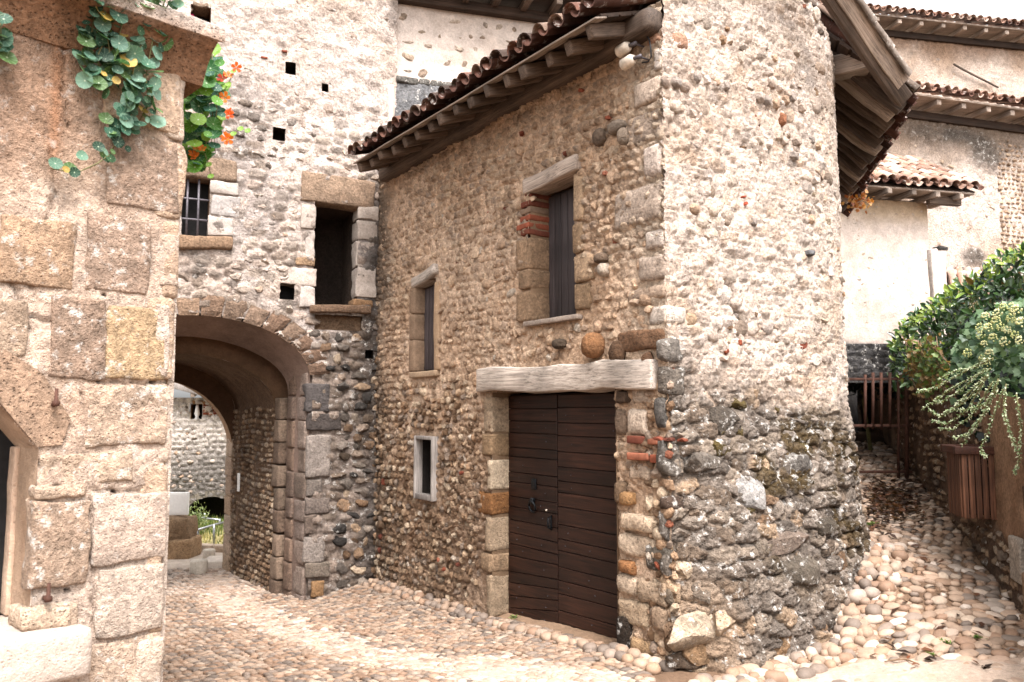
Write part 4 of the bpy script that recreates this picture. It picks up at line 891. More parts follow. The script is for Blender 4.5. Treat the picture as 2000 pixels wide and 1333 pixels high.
# voussoirs of the outer arch
ths = np.linspace(math.radians(4), math.radians(176), 17)
for i in range(16):
    a, b = ths[i], ths[i+1]; dep = R.uniform(.19, .27); V = []
    for o in (.03+R.uniform(-.008, .014), -.10):
        for t, e in ((a+.008, .0), (b-.008, .0), (b-.008, dep), (a+.008, dep)):
            V.append((UC+(ARW+e)*math.cos(t)*(1 if e == 0 else 1), ZS+(RISE+e)*math.sin(t), o))
    V = np.array(V); n = 5; uu = np.linspace(0, 1, n); PP, FF = [], []
    for k, o in enumerate((0, 1)):
        q = V[o*4:o*4+4]
        g = [[(q[0]*(1-s)+q[1]*s)*(1-t)+(q[3]*(1-s)+q[2]*s)*t for t in uu] for s in uu]; g = np.array(g).reshape(-1, 3)
        if o == 0: 
            ed = np.minimum.reduce([np.repeat(uu, n), 1-np.repeat(uu, n), np.tile(uu, n), 1-np.tile(uu, n)]) < .01; g[ed, 2] -= .02; g[~ed, 2] += .012*fbm(g[~ed]*8, i, 2)
        PP.append(g)
    for s in range(n-1):
        for t in range(n-1): k = s*n+t; FF.append((k, k+n, k+n+1, k+1))
    m = n*n; ring = [s*n for s in range(n)]+[(n-1)*n+t for t in range(1, n)]+[s*n+n-1 for s in range(n-2, -1, -1)]+[t for t in range(n-2, 0, -1)]
    for k in range(len(ring)): p, q = ring[k], ring[(k+1) % len(ring)]; FF.append((p, q, q+m, p+m))
    P = np.concatenate(PP); c = lin(R.choice([(160, 135, 115), (146, 122, 104), (172, 147, 125), (162, 140, 122)]))*R.uniform(.85, 1.1)
    put('voussoir', mk_mesh('voussoir', G.P(P[:, 0], P[:, 1], P[:, 2]), FF, M_TUFA, False, np.tile(c, (len(P), 1))), gate)
# passage: profiles swept along PD
def prof(c, a, zs, b, n=26, pt=0.):
    t = np.linspace(0, np.pi, n); u = c+a*np.cos(t); z = zs+b*np.sin(t)+pt*(1-np.abs(np.cos(t)))*b
    return np.concatenate([[c+a]*6, u, [c-a]*6]), np.concatenate([np.linspace(-1.1, zs-.01, 6), z, np.linspace(zs-.01, -1.1, 6)])
def sweep(name, pa, ta, pb, tb, mat, col, nseg=8, rough=.01):
    V = []
    for k in range(nseg+1):
        s = k/nseg; u = pa[0]*(1-s)+pb[0]*s; z = pa[1]*(1-s)+pb[1]*s; t = ta+(tb-ta)*s; q = G.P(u, z, 0); q[:, :2] += PD*t; V.append(q)
    V = np.array(V); m = V.shape[1]; V = V.reshape(-1, 3); V = V+rough*np.stack([fbm(V*5, 7+k, 3) for k in range(3)], 1)
    ii = np.arange(len(V)).reshape(nseg+1, m); F = np.stack([ii[:-1, :-1], ii[1:, :-1], ii[1:, 1:], ii[:-1, 1:]], -1).reshape(-1, 4)
    c = mixc(lin(col), lin(col)*.7, sstep(-.2, .5, fbm(V*1.5, 3, 4)))
    return put(name, mk_mesh(name, V, F, mat, True, c), gate)
pA, pA2 = prof(UC, ARW, ZS, RISE), prof(UC, ARW-.06, ZS-.14, RISE-.10, pt=.06)
pB = prof(UC, ARW+.06, ZS+.3, RISE+.1); pC = prof(UC-.02, ARW-.14, ZS-.40, RISE-.0); pD = prof(UC-.02, ARW-.155, 1.25, 1.10); pD2 = prof(UC-.02, ARW-.13, 1.25, 1.12)
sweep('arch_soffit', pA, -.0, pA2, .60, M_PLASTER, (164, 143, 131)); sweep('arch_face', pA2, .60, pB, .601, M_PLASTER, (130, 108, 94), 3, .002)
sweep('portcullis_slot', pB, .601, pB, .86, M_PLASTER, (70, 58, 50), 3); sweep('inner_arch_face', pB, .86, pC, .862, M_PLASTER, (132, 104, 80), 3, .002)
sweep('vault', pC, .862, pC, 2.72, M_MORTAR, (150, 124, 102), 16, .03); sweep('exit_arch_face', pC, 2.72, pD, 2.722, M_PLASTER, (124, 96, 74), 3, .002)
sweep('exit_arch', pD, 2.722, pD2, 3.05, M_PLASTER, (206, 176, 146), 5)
w_ = G.P(np.array([-.22, 5.0]), 0, 0); 
pb = [bk(u, z) for u, z in zip(*pD2)]
F = []; V = list(pb)+[bk(-.6, -1.1), bk(-.6, 9.5), bk(5, 9.5), bk(5, -1.1)]; m = len(pb)
out_ = [bk(5 if k < 6 else -.6, z) if (k < 6 or k >= m-6) else bk(5+(-5.6)*(k-6)/(m-13), 4.4) for k, (u, z) in enumerate(zip(*pD2))]; V = pb+out_; F = [(k, k+1, m+k+1, m+k) for k in range(m-1)]
put('rear_wall', mk_mesh('rear_wall', V, F, M_PLASTER, False, np.tile(lin((206, 190, 174)), (len(V), 1))), gate)
S = Stones()
PW0 = Wall(G.P(UC-ARW+.012, 0, 0)[:2], PD, (-PD[1], PD[0]))
zz_ = -.62
while zz_ < 2.1:
    hh_ = R.uniform(.24, .36); block('jamb_stone', PW0, .03, .30+R.uniform(-.05, .08), zz_+.006, zz_+hh_-.006, -.1, .026, M_TUFA, gate, R.choice([(162, 146, 136), (172, 154, 142), (152, 136, 124), (178, 161, 149)]), r=.018, amp=.01); block('jamb_stone', PW0, .375, .59, zz_+.006, zz_+hh_-.006, -.1, .062, M_TUFA, gate, R.choice([(140, 122, 110), (154, 132, 116)]), r=.018, amp=.01); zz_ += hh_
PW = Wall(G.P(UC-ARW+.14-.02, 0, 0)[:2]+PD*0, PD, (PD[1]*-1, PD[0])); 
if (PW.N@np.array([-1, 0])) < 0: PW.N = -PW.N
for t, z, w, h in pack(.90, 2.68, -.6, 1.9, lambda z: R.uniform(.055, .085), lambda u, z: R.uniform(.05, .13), .02, 2):
    P = PW.P(t, z); 
    if z < gz(P[0], P[1])-.03: continue
    S.add(PW.P(t, z, R.uniform(-.012, .012)), PW.basis(), (w*.5, .035, h*.55), pal(P_TAN)*R.uniform(.7, .95), 'rubble' if R.random() < .7 else 'pebble', tilt=R.uniform(-.3, .3))
for k in range(9):                                   # dressed chain along the inner jamb
    za = -.55+k*.29; P = [(.62, .86)][0]
    block('jamb_stone', PW, .60+R.uniform(0, .03), .86+R.uniform(-.05, .05), za, za+.28, -.1, .03, M_TUFA, gate, R.choice([(150, 132, 116), (140, 120, 104), (164, 144, 126)]), r=.02, amp=.008)
for k in range(7): za = -.55+k*.29; block('jamb_stone', PW, 2.715, 3.06, za, za+.28, -.1, .022, M_TUFA, gate, R.choice([(222, 198, 176), (214, 188, 162), (228, 208, 188)]), r=.015, amp=.008)
block('notice_plate', PW, 2.25, 2.32, .72, .98, .03, .05, M_SIGN, gate, r=.003, amp=0)
skipG = GH+[(-.02, .30, 3.0, 4.55), (.1, .98, 4.45, 4.82), (.80, 1.0, 3.2, 4.55), (.05, .95, 3.1, 3.25), (1.6, 2.7, 4.66, 5.0), (1.65, 2.1, 3.9, 4.66), (1.75, 2.7, 3.78, 3.95), (.5, .84, -.5, 2.2)]
for u, z, w, h in pack(-.1, 3.3, -.6, 7.3, lambda z: R.uniform(.10, .16) if z < 3.3 else R.uniform(.085, .15), lambda u, z: R.uniform(.10, .27) if z < 3.3 else R.uniform(.08, .22), .035, 6):
    e = ((u-UC)/(ARW+.24))**2+(max(0, z-ZS)/(RISE+.24))**2
    if (e < 1 and z > ZS) or (abs(u-UC) < ARW+.05 and z < ZS+.05) or near_hole(u, z, skipG, .03): continue
    if any(abs(u-a) < r+.05 and abs(z-b) < r+.05 for a, b, r in PUTU): continue
    P = G.P(u, z, 0)
    if z < gz(P[0], P[1])-.06: continue
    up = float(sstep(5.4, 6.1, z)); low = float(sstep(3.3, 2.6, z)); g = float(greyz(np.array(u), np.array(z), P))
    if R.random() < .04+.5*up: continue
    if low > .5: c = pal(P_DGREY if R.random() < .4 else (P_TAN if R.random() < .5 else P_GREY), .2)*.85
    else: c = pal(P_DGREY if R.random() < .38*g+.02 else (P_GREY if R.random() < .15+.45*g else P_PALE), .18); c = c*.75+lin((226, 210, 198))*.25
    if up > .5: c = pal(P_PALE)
    bury = .02*(1-low)+.02*up+.012-.016*low+R.uniform(-.015, .02); k = R.uniform(.9, 1.2)
    rb = R.random() < .93
    S.add(G.P(u, z, -bury), BG, (w*.5*k, .06, h*.52*k), c, 'rubble' if rb else 'pebble', rb and R.random() < .5, tilt=R.uniform(-.2, .2))
S.build(gate, 'stone', 'small_stones')
# loft doorway, barred window, small top window
recess('doorway_reveal', G, *DW[:2], DW[2], DW[3], .9, M_MORTAR, gate, (112, 96, 84))
quads('doorway_back', [[G.P(DW[0]-.1, DW[2], -.9), G.P(DW[1]+.1, DW[2], -.9), G.P(DW[1]+.1, DW[3], -.9), G.P(DW[0]-.1, DW[3], -.9)]], M_MORTAR, gate, (84, 72, 64))
recess('niche', G, *NI[:2], NI[2], NI[3], .07, M_MORTAR, gate, (150, 126, 104), o=-.03); quads('niche_back', [[G.P(NI[0]-.2, NI[2]-.1, -.07), G.P(NI[1]+.2, NI[2]-.1, -.07), G.P(NI[1]+.2, NI[3]+.1, -.07), G.P(NI[0]-.2, NI[3]+.1, -.07)]], M_MORTAR, gate, (160, 134, 110))
w1 = quads('window', [[G.P(BW[0], BW[2], -.28), G.P(BW[1], BW[2], -.28), G.P(BW[1], BW[3], -.28), G.P(BW[0], BW[3], -.28)]], M_DARK, gate, (10, 10, 10))
recess('window_reveal', G, *BW[:2], BW[2], BW[3], .28, M_PLASTER, gate, (150, 120, 96))
for px in (366, 388): u = G.uz(px, 400)[0]; tube('window_bar', [G.P(u, BW[2], -.06), G.P(u, BW[3], -.06)], .014, M_GREYIRON, w1)
for py in (388, 428): z = G.uz(388, py)[1]; tube('window_bar', [G.P(BW[0], z, -.06), G.P(BW[1], z, -.06)], .014, M_GREYIRON, w1)
recess('window_reveal', G, *TW[:2], TW[2], TW[3], .3, M_PLASTER, gate, (150, 120, 100), 'window', M_DARK)
gb(378, 4, 414, 14, (170, 150, 132)); 
for (px, py) in ((470, 20), (520, 8), (505, 108), (545, 97)): gb(px, py, px+16, py+5, R.choice(P_BRICK), M_BRICK, o=.012, dep=.1, name='brick', r=.006)
pinkf = thing('potted_flower', 'tiny pink flower on the sill of the high small window', 'flower', G.P(2.33, 6.62, -.02))
for k in range(6): a = k*1.05; q = G.P(2.34, 6.66, -.05); put('petal', mk_mesh('petal', q+np.array([[0, 0, 0], [.035*math.cos(a), -.02, .035*math.sin(a)], [.035*math.cos(a+.9), -.02, .035*math.sin(a+.9)]]), [(0, 1, 2)], M_PETAL), pinkf, color=lin((226, 70, 150)))
tube('stem', [G.P(2.34, 6.57, -.08), G.P(2.335, 6.66, -.05)], .004, M_STEM, pinkf)

# ------------------------------------------------------------------ house behind, above the corner house roof
tp = G.P(-.22, 0, -.08)
UH = Wall(tp[:2], (.962, .272), (.272, -.962))
upper = thing('upper_house', 'pale rubble house with a brick patch rising behind the tiled roof', 'house', UH.P(2, 0, -1))
wall_sheet('wall', UH, lines(-.05, 7, .05), lines(2, 7.55, .05), upper, M_PLASTER, lambda u, z, P: .012*fbm(P*4, 3, 3), lambda u, z, P: mixc(lin((236, 222, 212)), lin((220, 202, 188)), sstep(-.2, .5, fbm(P*1.5, 5, 3))))
S = Stones()
for u, z, w, h in pack(.05, 4.6, 4.9, 7.4, lambda z: R.uniform(.16, .22), lambda u, z: R.uniform(.14, .32), .02, 3):
    br = 1.35 < u < 1.95 and 6.0 < z < 7.05
    if br or R.random() < .35: continue
    S.add(UH.P(u, z, -.035+R.uniform(-.01, .015)), UH.basis(), (w*.42, .05, h*.42), pal([(206, 186, 166), (190, 170, 152), (214, 198, 182)]), 'rubble', R.random() < .3, R.uniform(-.15, .15))
S.build(upper, 'stone', 'small_stones')
for j in range(14):
    for i in range(3):
        if R.random() < .12: continue
        u0 = 1.36+i*.2+(j % 2)*.06; block('brick', UH, u0, u0+.185, 6.02+j*.072, 6.02+j*.072+.055, -.05, .012+R.uniform(-.005, .006), M_BRICK, upper, R.choice([(206, 160, 138), (214, 176, 158), (196, 144, 120)]), r=.006, amp=.003)
upr = block('roof', UH, -.1, 7, 7.62, 7.68, -1.5, .5, M_BOARD, upper, r=.01, amp=.003)
for i in range(16): beam('rafter', UH.P(.1+i*.42, 7.56, -.3), UH.P(.1+i*.42, 7.53, .46), .09, .1, M_RAFTER, upr)
beam('wall_plate', UH.P(-.08, 7.47, .06), UH.P(7, 7.47, .06), .12, .13, M_BOARD, upper)
# grey stump of wall between tower and house
stump = thing('wall_buttress', 'blue grey weathered buttress beside the tower above the tiled eaves', 'buttress', UH.P(.5, .1, 4))
block('shaft', UH, -.02, .95, 3.5, 6.28, -.2, .10, M_CRUST_A, stump, (150, 150, 152), r=.03, amp=.02, step=.12); block('edge_stone', UH, -.10, -.025, 3.5, 6.22, -.15, .12, M_PLASTER, stump, (226, 212, 198), r=.015, amp=.008)
for i in range(6): block('cap_stone', UH, .0+i*.16, .15+i*.16, 6.27, 6.36, -.15, .12, M_CRUST_A, stump, (140, 136, 130), r=.02, amp=.012)

# ------------------------------------------------------------------ foreground house on the left
fore = thing('foreground_house', 'sunlit limestone corner of a house with arched shop opening and stone counter', 'house', FW.P(.3, -.2, -.1))
BF = FW.basis()
def farch(u): return np.where(u < .562, -9, 1.72+1.35*(u-.562)-.42*(u-.562)**2)
def holeF(u, z): return (u > .562) & (u < 1.75) & (z > .93) & (z < farch(u))
FHOLES = [(85, 910, .014), (112, 958, .02), (224, 962, .011), (193, 745, .012), (300, 745, .016), (218, 548, .012), (228, 660, .010), (270, 835, .014), (330, 232, .012), (340, 208, .010), (250, 470, .012), (108, 1112, .02), (132, 1155, .012), (92, 1122, .016), (152, 1020, .012), (95, 905, .02), (70, 905, .016), (160, 770, .009), (205, 575, .012), (92, 845, .012)]
FHU = [(*FW.uz(a, b), r) for a, b, r in FHOLES]
FCR = [[FW.uz(*q) for q in c] for c in ([(0, 520), (30, 560), (38, 600), (62, 650)], [(62, 470), (70, 520), (66, 566)], [(100, 290), (112, 370), (92, 430)], [(128, 90), (124, 170), (132, 250)], [(205, 746), (262, 750), (330, 747)], [(182, 958), (262, 962), (322, 950)], [(60, 620), (140, 640), (160, 700)], [(176, 980), (180, 1060), (186, 1230)])]
def crackF(u, z):
    r = np.full(np.shape(u), 9.); q = np.stack([u+.006*np.sin(z*61)+.004*np.sin(z*140), z+.006*np.sin(u*70)], -1)
    for L_ in FCR:
        for a, b in zip(L_[:-1], L_[1:]): a, b = np.array(a), np.array(b); t = np.clip(((q-a)@(b-a))/(((b-a)@(b-a))+1e-9), 0, 1); r = np.minimum(r, np.linalg.norm(q-a-t[..., None]*(b-a), axis=-1))
    return np.exp(-(r/.009)**2)
def offF(u, z, P):
    o = -.004+.008*fbm(P*3, 101, 3)+.008*fbm(P*14, 103, 3)
    o = o-.02*sstep(.06, .0, u)**2*1.0
    o = o-.022*crackF(u, z)
    for a, b, r in FHU: o = o-.035*np.exp(-(((u-a)/r)**2+((z-b)/(r*.8))**2)**2)
    return o
def colF(u, z, P):
    n = fbm(P*2.6, 107, 4); c = mixc(lin((232, 210, 192)), lin((214, 187, 165)), sstep(-.3, .5, n))
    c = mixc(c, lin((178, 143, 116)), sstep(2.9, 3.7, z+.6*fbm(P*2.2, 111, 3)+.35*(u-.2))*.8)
    st = np.exp(-((u-.56)/.03)**2)*sstep(2.9, 3.1, z); c = mixc(c, lin((196, 140, 96)), st*.5)
    c = mixc(c, lin((236, 216, 200)), sstep(1.9, 1.3, z+.2*n)*.75)
    c = mixc(c, lin((206, 192, 180)), sstep(.05, .3, fbm(P*3.3, 115, 4))*sstep(1.5, 1.2, z)*.6)
    for a, b, r in FHU: c = mixc(c, lin((70, 48, 36)), np.exp(-(((u-a)/(r*.8))**2+((z-b)/(r*.7))**2)**2)*.85)
    c = mixc(c, lin((238, 222, 208)), sstep(.07, .0, u)*.6)
    return c
wall_sheet('wall', FW, np.concatenate([lines(-.036, .9, .012, [.562]), lines(.912, 1.8, .012, [1.75]), np.arange(1.86, 3.5, .08)]), lines(-.4, 3.9, .013, [.93]), fore, M_LIME, offF, colF, holeF)
# blocks
for (x0, y0, x1, y1, c, m, o) in [(206, 262, 350, 412, (182, 158, 138), M_TUFA, .012), (164, 424, 296, 576, (188, 164, 144), M_TUFA, .012), (92, 578, 204, 742, (176, 152, 132), M_TUFA, .011), (208, 596, 326, 742, (212, 182, 140), M_TUFA, .010), (0, 590, 62, 700, (190, 168, 146), M_TUFA, .010),
                                  (166, 754, 330, 876, (206, 182, 160), M_TUFA, .010), (76, 884, 262, 948, (220, 196, 172), M_TUFA, .010), (272, 878, 328, 952, (232, 212, 196), M_PLASTER, .012), (60, 978, 176, 1150, (198, 172, 150), M_TUFA, .014), (180, 962, 326, 1098, (226, 208, 192), M_PLASTER, .010), (190, 1102, 326, 1236, (226, 210, 196), M_PLASTER, .010), (170, 1246, 322, 1420, (220, 198, 176), M_TUFA, .012),
                                  (200, 120, 352, 250, (222, 194, 168), M_PLASTER, .008), (62, 952, 165, 980, (222, 198, 174), M_PLASTER, .010), (0, 430, 150, 566, (200, 168, 136), M_TUFA, .008), (305, 420, 352, 560, (226, 206, 188), M_PLASTER, .010), (60, 1180, 150, 1240, (222, 200, 178), M_PLASTER, .02), (0, 706, 74, 770, (206, 180, 154), M_PLASTER, .008), (300, 596, 330, 742, (232, 214, 198), M_PLASTER, .012), (262, 884, 272, 948, (226, 206, 188), M_PLASTER, .006)]:
    c = tuple(int(a*.68+b*.32) for a, b in zip(c, (226, 204, 186))); u0, u1, z0, z1 = FW.rect(x0, y0, x1, y1); u0 = max(u0, -.02); block('wall_block', FW, u0+.003, u1-.003, z0+.003, z1-.003, -.12, o*.8, M_BLOCK if m is M_TUFA else M_LIME, fore, c, r=.012, amp=.012, step=.02, jit=.06)
# voussoir blocks over the opening
for (a, b, za, zb, c) in [(.57, .80, 1.74, 2.08, (186, 160, 138))]:
    V = [(a-.0, 1.735), (.80, 2.03), (.92, 2.16), (.80, 2.22), (.56, 2.06), (.44, 1.86), (.47, 1.74)]; n = len(V); P = [FW.P(u, z, .012) for u, z in V]+[FW.P(u, z, -.2) for u, z in V]
    put('arch_block', mk_mesh('arch_block', P, [tuple(range(n))]+[(k, (k+1) % n, n+(k+1) % n, n+k) for k in range(n)], M_TUFA, False, np.tile(lin(c), (2*n, 1))), fore)
ar = np.array([.562]*6+list(np.linspace(.562, 1.75, 24))); az = np.array(list(np.linspace(.85, 1.72, 6))+list(farch(np.linspace(.5621, 1.75, 24))))
V = np.concatenate([FW.P(ar, az, .0)]+[FW.P(ar, az, -d) for d in (.1, .2, .3, .42)]); V = V+.012*np.stack([fbm(V*7, k, 3) for k in range(3)], 1); m = len(ar); ii = np.arange(5*m).reshape(5, m)
Fq = np.stack([ii[:-1, :-1], ii[1:, :-1], ii[1:, 1:], ii[:-1, 1:]], -1).reshape(-1, 4); cc = mixc(np.tile(lin((206, 180, 156)), (len(V), 1)), lin((162, 130, 104)), sstep(-.1, .5, fbm(V*4, 77, 3)))
put('opening_reveal', mk_mesh('opening_reveal', V, Fq, M_PLASTER, True, cc), fore)
block('reveal_plaster', FW, .556, .585, .93, 1.72, -.43, -.33, M_PLASTER, fore, (224, 198, 176), r=.01, amp=.006)
quads('dark_interior', [[FW.P(.5, .5, -.44), FW.P(1.9, .5, -.44), FW.P(1.9, 2.7, -.44), FW.P(.5, 2.7, -.44)]], M_DARK, fore, (10, 10, 10))
block('counter', FW, .335, 1.9, .715, .935, -.42, .13, M_PLASTER, fore, (212, 197, 185), r=.03, amp=.006, step=.05, label='projecting pale stone counter below the arched opening')
block('counter_block', FW, .40, .60, .935, 1.03, -.2, .03, M_TUFA, fore, (222, 200, 178), r=.02, amp=.008, step=.04)
# cornice
pr = [(-.3, 3.60), (0.0, 3.60), (.02, 3.64), (.05, 3.70), (.10, 3.76), (.155, 3.795), (.165, 3.80), (.17, 3.87), (.15, 3.885), (-.3, 3.90)]
us_ = np.concatenate([np.linspace(-.16, .9, 30), [3.4]]); V = []
for u in us_:
    for k, (o, z) in enumerate(pr): e = 0 if u > -.1 else 0; V.append(FW.P(u+(0 if u > -.15 else (.12*(1-(z-3.6)/.27) if z < 3.8 else 0)), z, o))
V = np.array(V); V = V+.008*np.stack([fbm(V*9, k+30, 3) for k in range(3)], 1); m = len(pr); ii = np.arange(len(V)).reshape(-1, m)
Fq = [tuple(int(x) for x in q) for q in np.stack([ii[:-1, :-1], ii[1:, :-1], ii[1:, 1:], ii[:-1, 1:]], -1).reshape(-1, 4)]+[tuple(range(m))]
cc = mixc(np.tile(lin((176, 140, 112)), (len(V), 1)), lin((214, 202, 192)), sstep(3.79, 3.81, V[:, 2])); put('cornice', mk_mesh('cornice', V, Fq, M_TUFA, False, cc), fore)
FS = Wall(FW.P(-.016, 0, 0)[:2], (-.60, .80), (.80, .60))
wall_sheet('wall', FS, lines(0, 4, .06), lines(-.5, 3.75, .06), fore, M_PLASTER, lambda u, z, P: .012*fbm(P*3, 3, 3)-.012, lambda u, z, P: mixc(lin((222, 200, 178)), lin((196, 170, 146)), sstep(-.3, .4, fbm(P*2, 5, 3))))
for k in range(9): z = .0+k*.41; block('quoin', FW, -.040+.016*(z < 2.35), .05+.06*(k % 2), z+.005, z+.40, -.03-.02*((k+1) % 2), .008, M_LIME, fore, R.choice([(232, 212, 194), (222, 196, 172), (236, 220, 206)]), r=.03, amp=.012, step=.035)
quads('terrace_roof', [[FW.P(-.1, 3.89, .1), FW.P(3.4, 3.89, .1), FW.P(3.4, 3.89, -4), FW.P(-.1, 3.89, -1.2)]], M_PLASTER, fore, (150, 130, 112))
for px, py in ((107, 785), (92, 1165)):              # iron hinge pins
    u, z = FW.uz(px, py, .03); h = tube('hinge_pin', [FW.P(u, z-.02, .05), FW.P(u, z, .05), FW.P(u, z+.005, .05), FW.P(u, z+.06, .05)], [.017, .017, .009, .007], M_RUST, fore, 8)
    tube('pin_tang', [FW.P(u, z-.012, -.05), FW.P(u, z-.012, .045)], .012, M_RUST, fore)

# trailing nasturtiums
def disc(n=11, cup=.16, seed=0):
    rg = random.Random(seed); V = [(0, 0, -.0)]
    for r, h in ((.55, .05), (1., cup)):
        for k in range(n): a = 2*math.pi*k/n; q = r*(1+rg.uniform(-.07, .07)); V.append((q*math.cos(a), q*math.sin(a), h*rg.uniform(.4, 1.5)))
    F = [(0, 1+k, 1+(k+1) % n) for k in range(n)]+[(1+k, 1+n+k, 1+n+(k+1) % n, 1+(k+1) % n) for k in range(n)]
    return V, F
NL = [mk_mesh('leaf', *disc(seed=s), M_NAST) for s in range(5)]
def petals():
    V, F = [], []
    for k in range(5):
        a = 2*math.pi*k/5; b = len(V); c_, s_ = math.cos(a), math.sin(a); t = np.array([-s_, c_, 0]); d = np.array([c_, s_, 0])
        for (r, w, h) in ((.12, .05, -.5), (.6, .34, .02), (1., .30, .12), (1.08, 0, .1)):
            V += [d*r+t*w+[0, 0, h], d*r-t*w+[0, 0, h]]
        F += [(b, b+2, b+3, b+1), (b+2, b+4, b+5, b+3), (b+4, b+6, b+7, b+5)]
    return V, F
NFL = mk_mesh('flower', *petals(), M_PETAL)
def orient(n, roll=0.):
    n = np.array(n, float); n /= np.linalg.norm(n); a = np.cross(n, [.3, .2, 1]); a /= np.linalg.norm(a); b = np.cross(n, a)
    c_, s_ = math.cos(roll), math.sin(roll); return np.stack([a*c_+b*s_, -a*s_+b*c_, n], 1)
P_NAST = [(66, 112, 92), (88, 134, 110), (54, 94, 74), (112, 152, 132), (78, 120, 84), (104, 136, 80), (134, 170, 150)]
def nleaf(pl, P, r, nrm, c=None): put('leaf', R.choice(NL), pl, mat4(orient(nrm, R.uniform(0, 6))*r, P), color=(lin(R.choice(P_NAST)) if c is None else lin(c))*R.uniform(.75, 1.15))
nas = thing('nasturtium_plant', 'green nasturtium trailing over the cornice down the stone wall', 'plant', FW.P(.35, 3.9, .05))
def fpt(px, py, o): return FW.P(*FW.uz(px, py, o), o)
trails = [[(300, -25), (285, 60), (262, 130), (250, 200), (232, 255), (218, 300)], [(330, -25), (300, 70), (285, 150), (290, 205), (268, 245)], [(215, -25), (215, 60), (190, 110), (200, 165), (180, 165)], [(260, -25), (232, 70), (235, 140), (258, 190), (245, 225)], [(150, -25), (185, 20), (180, 60), (165, 100), (172, 150)], [(345, -25), (318, 30), (322, 60)],
          [(0, 30), (2, 70), (0, 100)], [(240, -25), (205, 30), (215, 110), (205, 150)], [(218, 300), (190, 320), (150, 338), (100, 330)]]
for tr in trails:
    pts = [fpt(x, y, .05+.03*math.sin(i)+.10*max(0, (60-y)/90)) for i, (x, y) in enumerate(tr)]; tube('stem', pts, .0035, M_STEM, nas, 5)
    thin = tr[-1] == (100, 330)
    for i in range(len(tr)-1):
        for s in np.linspace(0, 1, 3 if thin else 10):
            x = tr[i][0]*(1-s)+tr[i+1][0]*s+R.gauss(0, 5 if thin else 15); y = tr[i][1]*(1-s)+tr[i+1][1]*s+R.gauss(0, 6 if thin else 10)
            if thin and R.random() < .45: continue
            o = R.uniform(.05, .11)+.10*max(0, (60-y)/90)
            nr = FW.N[0]*.9+R.gauss(0, .45), FW.N[1]*.9+R.gauss(0, .35), R.gauss(.45, .4)
            nleaf(nas, fpt(x, y, o), R.uniform(.015, .027) if thin else R.uniform(.015, .044), nr, (206, 176, 90) if R.random() < .04 else ((140, 178, 160) if x > 255 and R.random() < .35 else None))
for x, y in ((192, 287), (216, 310), (160, 305), (137, 330), (108, 320), (170, 162), (205, 160), (262, 166), (254, 212)): nleaf(nas, fpt(x, y, .06), R.uniform(.022, .036), (FW.N[0], FW.N[1], .3))
nas2 = thing('nasturtium_plant', 'nasturtium with orange flowers hanging behind the cornice corner', 'plant', at_d(400, 100, 4.6))
for k in range(9):
    x0 = 370+R.uniform(0, 45); pts = [at_d(x0-20+R.uniform(-10, 10), 78, 4.7)]; y = 95; x = x0
    ly = R.uniform(230, 350)
    while y < ly: pts.append(at_d(x, y, 4.62-.25*(x-370)/90+R.uniform(-.05, .05))); y += 40; x = min(x+R.uniform(-8, 12), 432-.0006*(y-180)**2+R.uniform(-12, 4))
    tube('stem', pts, .003, M_STEM, nas2, 5)
for k in range(190):
    y = 95+(R.random()**1.1)*235; xr = 425+18*math.sin((y-95)/90)-max(0, y-230)*.35; x = R.uniform(352, xr)
    nleaf(nas2, at_d(x, y, 4.66-R.uniform(0, .3)), R.uniform(.022, .048), (R.gauss(.3, .4), -1+R.gauss(0, .3), R.gauss(.6, .4)), R.choice([(90, 150, 60), (120, 176, 60), (70, 130, 80), (60, 120, 96), (150, 190, 70)]))
for x, y in ((462, 132), (446, 146), (434, 152), (438, 190), (446, 220), (447, 224), (440, 268), (445, 272), (384, 288), (378, 300), (395, 290), (380, 306), (425, 195)):
    put('flower', NFL, nas2, mat4(orient((R.gauss(.4, .4), -1, R.gauss(.2, .4)), R.uniform(0, 6))*R.uniform(.022, .034), at_d(x, y, 4.42)), color=lin(R.choice([(250, 120, 30), (240, 84, 30), (255, 150, 50)])))
for pts in ([(442, 255), (456, 262), (470, 252), (484, 256)], [(400, 300), (408, 322), (412, 345)], [(436, 180), (446, 165), (456, 140)]):
    tube('stem', [at_d(x, y, 4.44) for x, y in pts], .0028, M_STEM, nas2, 5)
    for x, y in pts[1:]: nleaf(nas2, at_d(x, y, 4.42), .018, (0, -1, .5), (150, 190, 80))

# ------------------------------------------------------------------ beyond the gate
FAR = Wall((-3.6, 17.4), (-.98, -.2), (.2, -.98))
rear = thing('rampart_wall', 'old cobbled rampart wall seen bright through the arched passage', 'wall', FAR.P(2, 0, -1))
NH = FAR.uz(413, 1030); NR = .52
def nich(u, z): return arch_in(u, z, NH[0], NR, NH[1]+.25, .38) & (z > -.8)
WSL = FAR.rect(372, 790, 396, 820)
wall_sheet('wall', FAR, lines(-3, 6, .035), lines(-1.2, 2.15, .035), rear, M_MORTAR, lambda u, z, P: .03*fbm(P*2, 3, 3)+.05*sstep(0, .4, worley(u, z, .16, .11, 3)[0]), lambda u, z, P: mixc(mixc(lin((236, 228, 220)), lin((160, 154, 148)), sstep(1.3, .3, z+.5*fbm(P*.9, 7, 3))), lin((106, 112, 74)), sstep(.2, .5, fbm(P*1.1, 9, 3))*.5), lambda u, z: nich(u, z) | ((u > WSL[0]) & (u < WSL[1]) & (z > WSL[2]) & (z < WSL[3])))
S = Stones()
